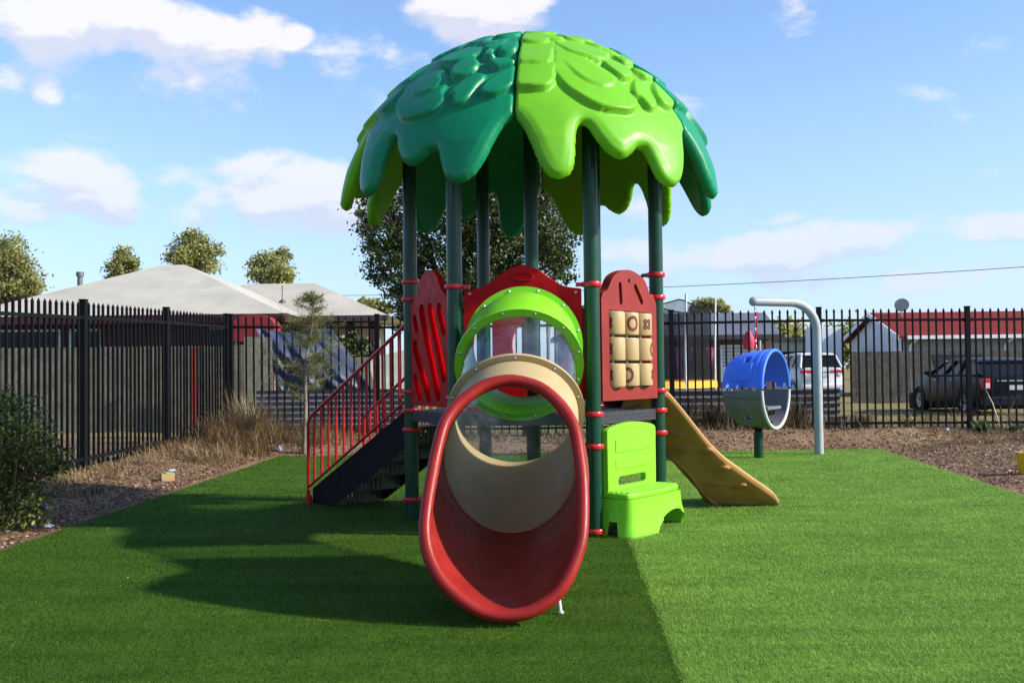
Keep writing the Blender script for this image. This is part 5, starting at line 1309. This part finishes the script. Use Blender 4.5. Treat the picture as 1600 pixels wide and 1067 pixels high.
x = px3(1169, 530, 25.5); b = MB(); b.lathe([(0, .20), (.06, .19), (.13, .05), (.16, -.10), (.12, -.24), (0, -.28)], (x.x, 25.45, x.z), 14); b.tube([(x.x, 25.45, x.z + .18), (x.x + .04, 25.5, 1.74)], .012, 6)
setp(b.build('peg_bag', mat('crimson_cloth', (.50, .03, .07), .7), smooth=True), 'crimson peg bag hanging from the clothes line above the pod', 'peg bag')
# grey roofed house behind the trampoline
def pz(x, y, Y): return px3(x, y, Y)
hg = empty('grey_roofed_house', (6.5, 31, 0), 'grey roofed brick house behind the trampoline', 'house')
a = pz(1035, 521, 30); c = pz(1222, 522, 30)
b = MB(); hip_roof(b, a.x - 3.2, c.x, 30, 37, c.z, ((a.x - 1, 33.5), (pz(1195, 489, 33.5).x, 33.5)), pz(1150, 489, 33.5).z); b.build('roof', M_ROOFG, hg)
b = MB(); b.box(((a.x - 3 + c.x) / 2, 33.4, c.z / 2 - .03), ((c.x - a.x + 2.6) / 2, 2.9, c.z / 2 - .05)); b.build('wall', mat('brown_brick', (.13, .085, .07), .85, .3, 20, .4, 60), hg)
b = MB(); b.box(((a.x - 3.2 + c.x) / 2, 29.985, c.z - .07), ((c.x - a.x + 3.2) / 2, .02, .07)); b.build('gutter', mat('dark_gutter2', (.04, .035, .035), .5), hg)
b = MB(); b.box((pz(1160, 550, 30).x, 30.47, 1.35), (.55, .03, .55)); wn = b.build('window', M_WHITEW, hg)
b = MB()
for i in range(10): b.box((pz(1160, 550, 30).x, 30.43, .86 + i * .105), (.49, .012, .035))
b.build('louvre', mat('pale_louvre', (.35, .34, .30), .5), wn)
# garage with cream fascia
ga = empty('garage', (11, 36, 0), 'low cream garage with a brown roof edge behind the white wagon', 'garage')
a = pz(1195, 530, 46); c = pz(1297, 532, 46); 
b = MB(); b.box(((a.x + c.x) / 2, 49, a.z + .0), ((c.x - a.x) / 2, 3.0, .07)); b.build('roof', mat('brown_metal_roof', (.06, .045, .04), .5), ga)
b = MB(); b.box(((a.x + c.x) / 2 - .1, 49, a.z - .32), ((c.x - a.x) / 2 - .2, 2.8, .245)); b.build('fascia_wall', M_CREAMW, ga)
b = MB(); b.box(((a.x + c.x) / 2 - .1, 49.1, (a.z - .58) / 2), ((c.x - a.x) / 2 - .25, 2.7, (a.z - .58) / 2)); b.build('brick_wall', mat('dark_brick', (.07, .045, .04), .85, .3, 30), ga)
# white chimney block / tank stand
b = MB(); a = pz(1284, 540, 44); wbz = pz(1284, 512, 44).z
b.box((a.x + .1, 44, wbz / 2), (.62, .6, wbz / 2)); wb = b.build('water_tank_stand', M_WHITEW, bevel=.02); setp(wb, 'white painted block standing between garage and gabled house', 'outbuilding')
# paling fence right
fr = pz(1322, 548, 34); paling(fr.x, fr.x + 16, 33.5, pz(1400, 549, 33.5).z, M_PALING2, 'brown paling fence in front of the red roofed house', 0, w=.16, seed=6, skew=-.02)
# red roofed house
rh = empty('red_roofed_house', (18, 42, 0), 'white gabled house with a red roof behind the dark car', 'house')
Xn = pz(1414, 527, 40).x; zeave = pz(1500, 524, 40).z; zr = pz(1500, 487, 43.2).z; X1 = Xn + 17; ym = 43.2; yb = 46.6
b = MB(); th = .1
V = [(Xn - .3, 39.8, zeave), (X1, 39.8, zeave), (X1, ym, zr), (Xn - .3, ym, zr), (Xn - .3, yb + .2, zeave), (X1, yb + .2, zeave)]
V += [(x, y, z - th) for x, y, z in V]
b.add(V, [(0, 1, 2, 3), (3, 2, 5, 4), (6, 9, 8, 7), (9, 10, 11, 8), (0, 6, 7, 1), (4, 5, 11, 10), (1, 7, 8, 2), (2, 8, 11, 5)]); b.build('roof', M_ROOFR, rh)
b = MB(); b.add([(Xn - .32, 39.78, zeave + .02), (Xn - .32, ym, zr + .02), (Xn - .32, yb + .2, zeave + .02), (Xn - .32, 39.78, zeave - .16), (Xn - .32, ym, zr - .16), (Xn - .32, yb + .2, zeave - .16)] + [(Xn - .36, 39.78, zeave + .02), (Xn - .36, ym, zr + .02), (Xn - .36, yb + .2, zeave + .02), (Xn - .36, 39.78, zeave - .16), (Xn - .36, ym, zr - .16), (Xn - .36, yb + .2, zeave - .16)],
    [(0, 1, 4, 3), (1, 2, 5, 4), (6, 9, 10, 7), (7, 10, 11, 8), (0, 6, 7, 1), (1, 7, 8, 2), (3, 4, 10, 9), (4, 5, 11, 10), (0, 3, 9, 6), (2, 8, 11, 5)]); b.build('bargeboard', M_WHITEW, rh)
b = MB(); b.add([(Xn, 40.2, 0), (Xn, yb, 0), (Xn, yb, zeave - .1), (Xn, ym, zr - .12), (Xn, 40.2, zeave - .1)] + [(Xn + .2, y, z) for y, z in ((40.2, 0), (yb, 0), (yb, zeave - .1), (ym, zr - .12), (40.2, zeave - .1))], [(0, 1, 2, 3, 4), (9, 8, 7, 6, 5), (0, 5, 6, 1), (4, 3, 8, 9), (3, 2, 7, 8)]); b.build('gable_wall', M_WHITEW, rh)
b = MB(); b.box(((Xn + X1) / 2, 40.3, zeave / 2 - .06), ((X1 - Xn) / 2, .08, zeave / 2 - .05)); b.build('front_wall', mat('grey_render', (.26, .27, .26), .8), rh)
b = MB(); b.box(((Xn + X1) / 2, 39.76, zeave - .06), ((X1 - Xn) / 2, .05, .07)); b.build('gutter', M_WHITEW, rh)
for x in (1435, 1585):
    q = pz(x, 530, 39.7); b = MB(); b.tube([(q.x, 39.76, zeave - .1), (q.x - .1, 40.05, zeave - .3), (q.x - .15, 40.18, zeave - .4), (q.x - .15, 40.18, .2)], .045, 8); b.build('downpipe', M_WHITEW, rh, smooth=True)
q = pz(1409, 477, 42.5); dish = empty('satellite_dish', (q.x, 42.5, q.z - .4), 'grey satellite dish on the red roof ridge', 'satellite dish')
b = MB(); Md = Matrix.Rotation(R(-25), 3, 'Z') @ Matrix.Rotation(R(70), 3, 'X') 
b.lathe([(0, -.06), (.12, -.05), (.22, -.02), (.29, .02), (.295, .03), (.22, -.005), (.12, -.035), (0, -.045)], (q.x, q.y, q.z), 28, M=Md); b.build('reflector', mat('dish_grey', (.34, .33, .27), .6), dish, smooth=True)
b = MB(); b.tube([(q.x, q.y + .05, q.z), (q.x + .02, q.y + .1, q.z - .5)], .03, 8); b.tube([tuple(Vector(q) + Md @ Vector((0, -.25, 0))), tuple(Vector(q) + Md @ Vector((0, -.05, .32)))], .014, 6); b.build('mount', M_STEEL, dish)
# small pipe vents on the roof edge right
# power line
def wire(p0, p1, sag, label, r=.016):
    p0, p1 = Vector(p0), Vector(p1); b = MB(); b.tube([p0.lerp(p1, t) - Vector((0, 0, sag * 4 * t * (1 - t))) for t in np.linspace(0, 1, 40)], r, 6); return setp(b.build('power_line', mat('wire', (.10, .09, .09), .7)), label, 'cable')
a = pz(420, 462, 58); c = pz(1900, 395, 40)
wire(a, c, .45, 'single overhead power line crossing behind the tower to the right')
a = pz(-200, 462, 60); c = pz(120, 458, 70); wire(a, c, .1, 'short stretch of overhead line left of the flue', .02)

# ================================================================== CARS
def car(name, origin, yaw, col, L, Wd, Hh, label, hood_open=False, wagon=True, wide_lights=False):
    root = empty(name, origin, label, 'car'); root.rotation_euler = (0, 0, yaw); bpy.context.view_layer.update()
    M = Matrix.Translation(origin) @ Matrix.Rotation(yaw, 4, 'Z')
    # local frame: +x forward, y left, z up.  stations along x: (x, z_low, z_belt, z_top, half width low, half width top)
    paint = mat(name + '_paint', col, .36, .1, 3, coat=.05, spec=.25)
    belt = (.71 if hood_open else .655) * Hh; roofz = Hh
    def loft_body(stn, m, nm, par):
        V = []; F = []
        for (x, pts) in stn:
            for (y, z) in pts: V.append(M @ Vector((x, y, z)))
        k = len(stn[0][1])
        for i in range(len(stn) - 1):
            for j in range(k - 1): F.append((i * k + j, (i + 1) * k + j, (i + 1) * k + j + 1, i * k + j + 1))
        F.append(list(range(k))); F.append([(len(stn) - 1) * k + j for j in range(k)][::-1])
        b = MB(); b.add(V, F); return b.build(nm, m, par, smooth=True)
    hw = Wd / 2
    def sec(w, zb, zt, crown=.03):
        return [(-w * .93, zb), (-w, zb + .12), (-w * 1.0, zb + (zt - zb) * .55), (-w * .965, zt - .06), (-w * .90, zt), (0, zt + crown), (w * .90, zt), (w * .965, zt - .06), (w * 1.0, zb + (zt - zb) * .55), (w, zb + .12), (w * .93, zb)]
    hoodz = belt - .05
    stn = [(-L / 2, sec(hw * .86, .34, belt - .02)), (-L / 2 + .06, sec(hw * .94, .24, belt)), (-L / 2 + .5, sec(hw, .2, belt + .02)), (-.3, sec(hw, .2, belt)), (L * .17, sec(hw, .2, belt - .02)), (L * .30, sec(hw, .2, hoodz)), (L / 2 - .35, sec(hw * .97, .2, hoodz - .12)), (L / 2 - .08, sec(hw * .88, .22, hoodz - .22)), (L / 2, sec(hw * .78, .32, hoodz - .34))]
    body = loft_body(stn, paint, 'body', root)
    # cabin: glasshouse
    xr0, xr1 = (-L / 2 + .10, -L / 2 + (.60 if hood_open else .42)) if wagon else (-L / 2 + .5, -L / 2 + 1.0)
    xf0, xf1 = L * .20, L * .02
    def cab(x, w, z, zb=belt - .01): return (x, [(-hw * .93, zb), (-w, z), (w, z), (hw * .93, zb)])
    z1 = roofz - .06
    tw = hw * .74
    V = [(-hw * .93, belt), (hw * .93, belt)]
    P = {'rb': (xr0, hw * .93, belt), 'rt': (xr1, tw, z1), 'ft': (xf1, tw, z1), 'fb': (xf0, hw * .93, belt - .02)}
    def v(k, s): x, y, z = P[k]; return M @ Vector((x, y * s, z))
    b = MB(); V = [v('rb', -1), v('rb', 1), v('rt', 1), v('rt', -1), v('ft', 1), v('ft', -1), v('fb', 1), v('fb', -1)]
    b.add(V, [(0, 1, 2, 3), (3, 2, 4, 5), (5, 4, 6, 7), (1, 6, 4, 2), (0, 3, 5, 7)]); b.build('glass', M_GLASS, root)
    b = MB(); rf = []
    for x, w_, zz in ((xr1 - .10, tw * .96, z1 - .01), (xr1 + .15, tw, z1 + .045), ((xr1 + xf1) / 2, tw, z1 + .07), (xf1 - .15, tw, z1 + .045), (xf1 + .06, tw * .97, z1 - .01)):
        rf.append((x, [(-w_ - .03, z1 - .035), (-w_ - .015, zz - .01), (-w_ * .8, zz + .012), (0, zz + .02), (w_ * .8, zz + .012), (w_ + .015, zz - .01), (w_ + .03, z1 - .035)]))
    loft_body(rf, paint, 'roof', root)
    b = MB()      # pillars
    for s in (-1, 1):
        for k0, k1, r_ in (('rb', 'rt', .045), ('ft', 'fb', .035)): b.tube([v(k0, s * 1.01), v(k1, s * 1.03)], r_, 8)
        for fx in (.36, .66):
            xb = xr0 + (xf0 - xr0) * fx; xt = xr1 + (xf1 - xr1) * (fx - .02); b.tube([M @ Vector((xb, s * hw * .945, belt)), M @ Vector((xt, s * (tw + .02), z1))], .035, 8)
        b.tube([M @ Vector((xr0, s * hw * .955, belt + .01)), M @ Vector((xf0, s * hw * .955, belt - .01))], .018, 6)
    b.build('pillar', paint, root, smooth=True)
    tyre = mat('tyre_rubber', (.015, .015, .016), .85); alloy = mat('alloy', (.5, .51, .53), .35, .1, metal=.6)
    for sx in (-L * .31, L * .32):
        for s in (-1, 1):
            c = M @ Vector((sx, s * (hw - .09), .31)); Rt = Matrix.Rotation(yaw, 3, 'Z') @ Matrix.Rotation(PI / 2 * -s, 3, 'X')
            b = MB(); b.lathe([(.19, .09), (.27, .10), (.31, .07), (.315, -.07), (.27, -.10), (.19, -.09)], c, 28, M=Rt); wh = b.build('wheel', tyre, root, smooth=True)
            b = MB(); b.lathe([(0, .055), (.05, .06), (.17, .075), (.195, .095), (.195, .0), (0, .0)], c, 24, M=Rt); b.build('rim', alloy, wh, smooth=True)
            b = MB(); b.lathe([(.325, .1), (.36, .108), (.36, .02), (.325, .02)], c, 28, M=Rt); b.build('wheel_arch', mat('arch_black', (.012, .012, .013), .7), root, smooth=True)
            b = MB()
            for q in range(7):
                t = 2 * PI * q / 7; b.box(c + Rt @ Vector((.12 * math.cos(t), .12 * math.sin(t), .088)), (.065, .014, .006), M=Rt @ Matrix.Rotation(t, 3, 'Z'))
            b.build('spokes', alloy, wh)
    x = -L / 2 - .0
    for s in (-1, 1):
        b = MB(); b.box(M @ Vector((x + (.055 if not wide_lights else .03), s * hw * (.80 if not wide_lights else .68), belt - (.21 if not wide_lights else .14))), (.07, .105, .135) if not wide_lights else (.05, .27, .06), rot=yaw); tl = b.build('tail_light', mat('tail_red', (.55, .01, .015), .2, .1, coat=.5), root, bevel=.03)
        b = MB(); b.box(M @ Vector((x - .018, s * hw * .79, belt - .25)), (.01, .07, .06), rot=yaw); b.build('reversing_lens', mat('lens_white', (.6, .6, .62), .2), tl, bevel=.008)
        b = MB(); b.box(M @ Vector((L * .16, s * (hw + .06), belt + .05)), (.05, .075, .05), rot=yaw); b.build('door_mirror', paint, root, bevel=.015)
        b = MB(); b.box(M @ Vector((L / 2 - .10, s * hw * .66, belt - .28)), (.08, .14, .06), rot=yaw); b.build('headlight', mat('lens_white', (.6, .6, .62), .2), root, bevel=.02)
        b = MB()
        for dx in (-.62, .30): b.box(M @ Vector((dx, s * (hw + .003), belt - .12)), (.07, .012, .012), rot=yaw)
        b.build('door_handle', alloy, root)
    b = MB(); b.box(M @ Vector((x - .0, 0, .36)), (.09, hw * .93, .12), rot=yaw); b.build('rear_bumper', paint, root, bevel=.04)
    b = MB(); b.box(M @ Vector((x - .012, 0, belt - .30)), (.012, .19, .055), rot=yaw); b.build('number_plate', mat('plate', (.5, .5, .48), .5), root)
    b = MB(); b.box(M @ Vector((x - .0, 0, belt - .14)), (.03, hw * .5, .012), rot=yaw); b.build('trim_strip', alloy, root)
    b = MB(); b.box(M @ Vector((0, 0, .24)), (L * .42, hw * .85, .08), rot=yaw); b.build('underbody', mat('arch_black', (.012, .012, .013), .7), root)
    if hood_open:
        Mh_ = M @ Matrix.Translation((L * .19, 0, hoodz + .02)) @ Matrix.Rotation(R(-62), 4, 'Y')
        b = MB(); b.box((0, 0, 0), (.45, hw * .80, .015), M=None)
        bb = MB(); V = [Mh_ @ Vector((xx_, yy_, zz_)) for xx_ in (0, .62) for yy_ in (-hw * .84, hw * .74) for zz_ in (0, .03)]
        bb.add(V, [(0, 1, 3, 2), (4, 6, 7, 5), (0, 4, 5, 1), (2, 3, 7, 6), (0, 2, 6, 4), (1, 5, 7, 3)]); bb.build('raised_bonnet', paint, root, bevel=.01)
        b = MB(); b.box(M @ Vector((L / 2 - .05, .1, .26)), (.12, hw * .9, .22), rot=yaw + .15); b.build('hanging_bumper', mat('arch_black', (.012, .012, .013), .7), root, bevel=.05)
    return root
ro = pz(1590, 650, 24.5)
car('dark_hatchback', (11.85, 26.3, 0), R(90), (.004, .006, .015), 4.3, 1.74, 1.38, 'dark blue hatchback with raised bonnet parked behind the back fence', True)
rw = pz(1286, 600, 40)
car('white_wagon', (12.0, 42.4, .05), R(93), (.62, .64, .68), 4.6, 1.75, 1.72, 'white station wagon seen from behind beside the grey pole', wide_lights=True)
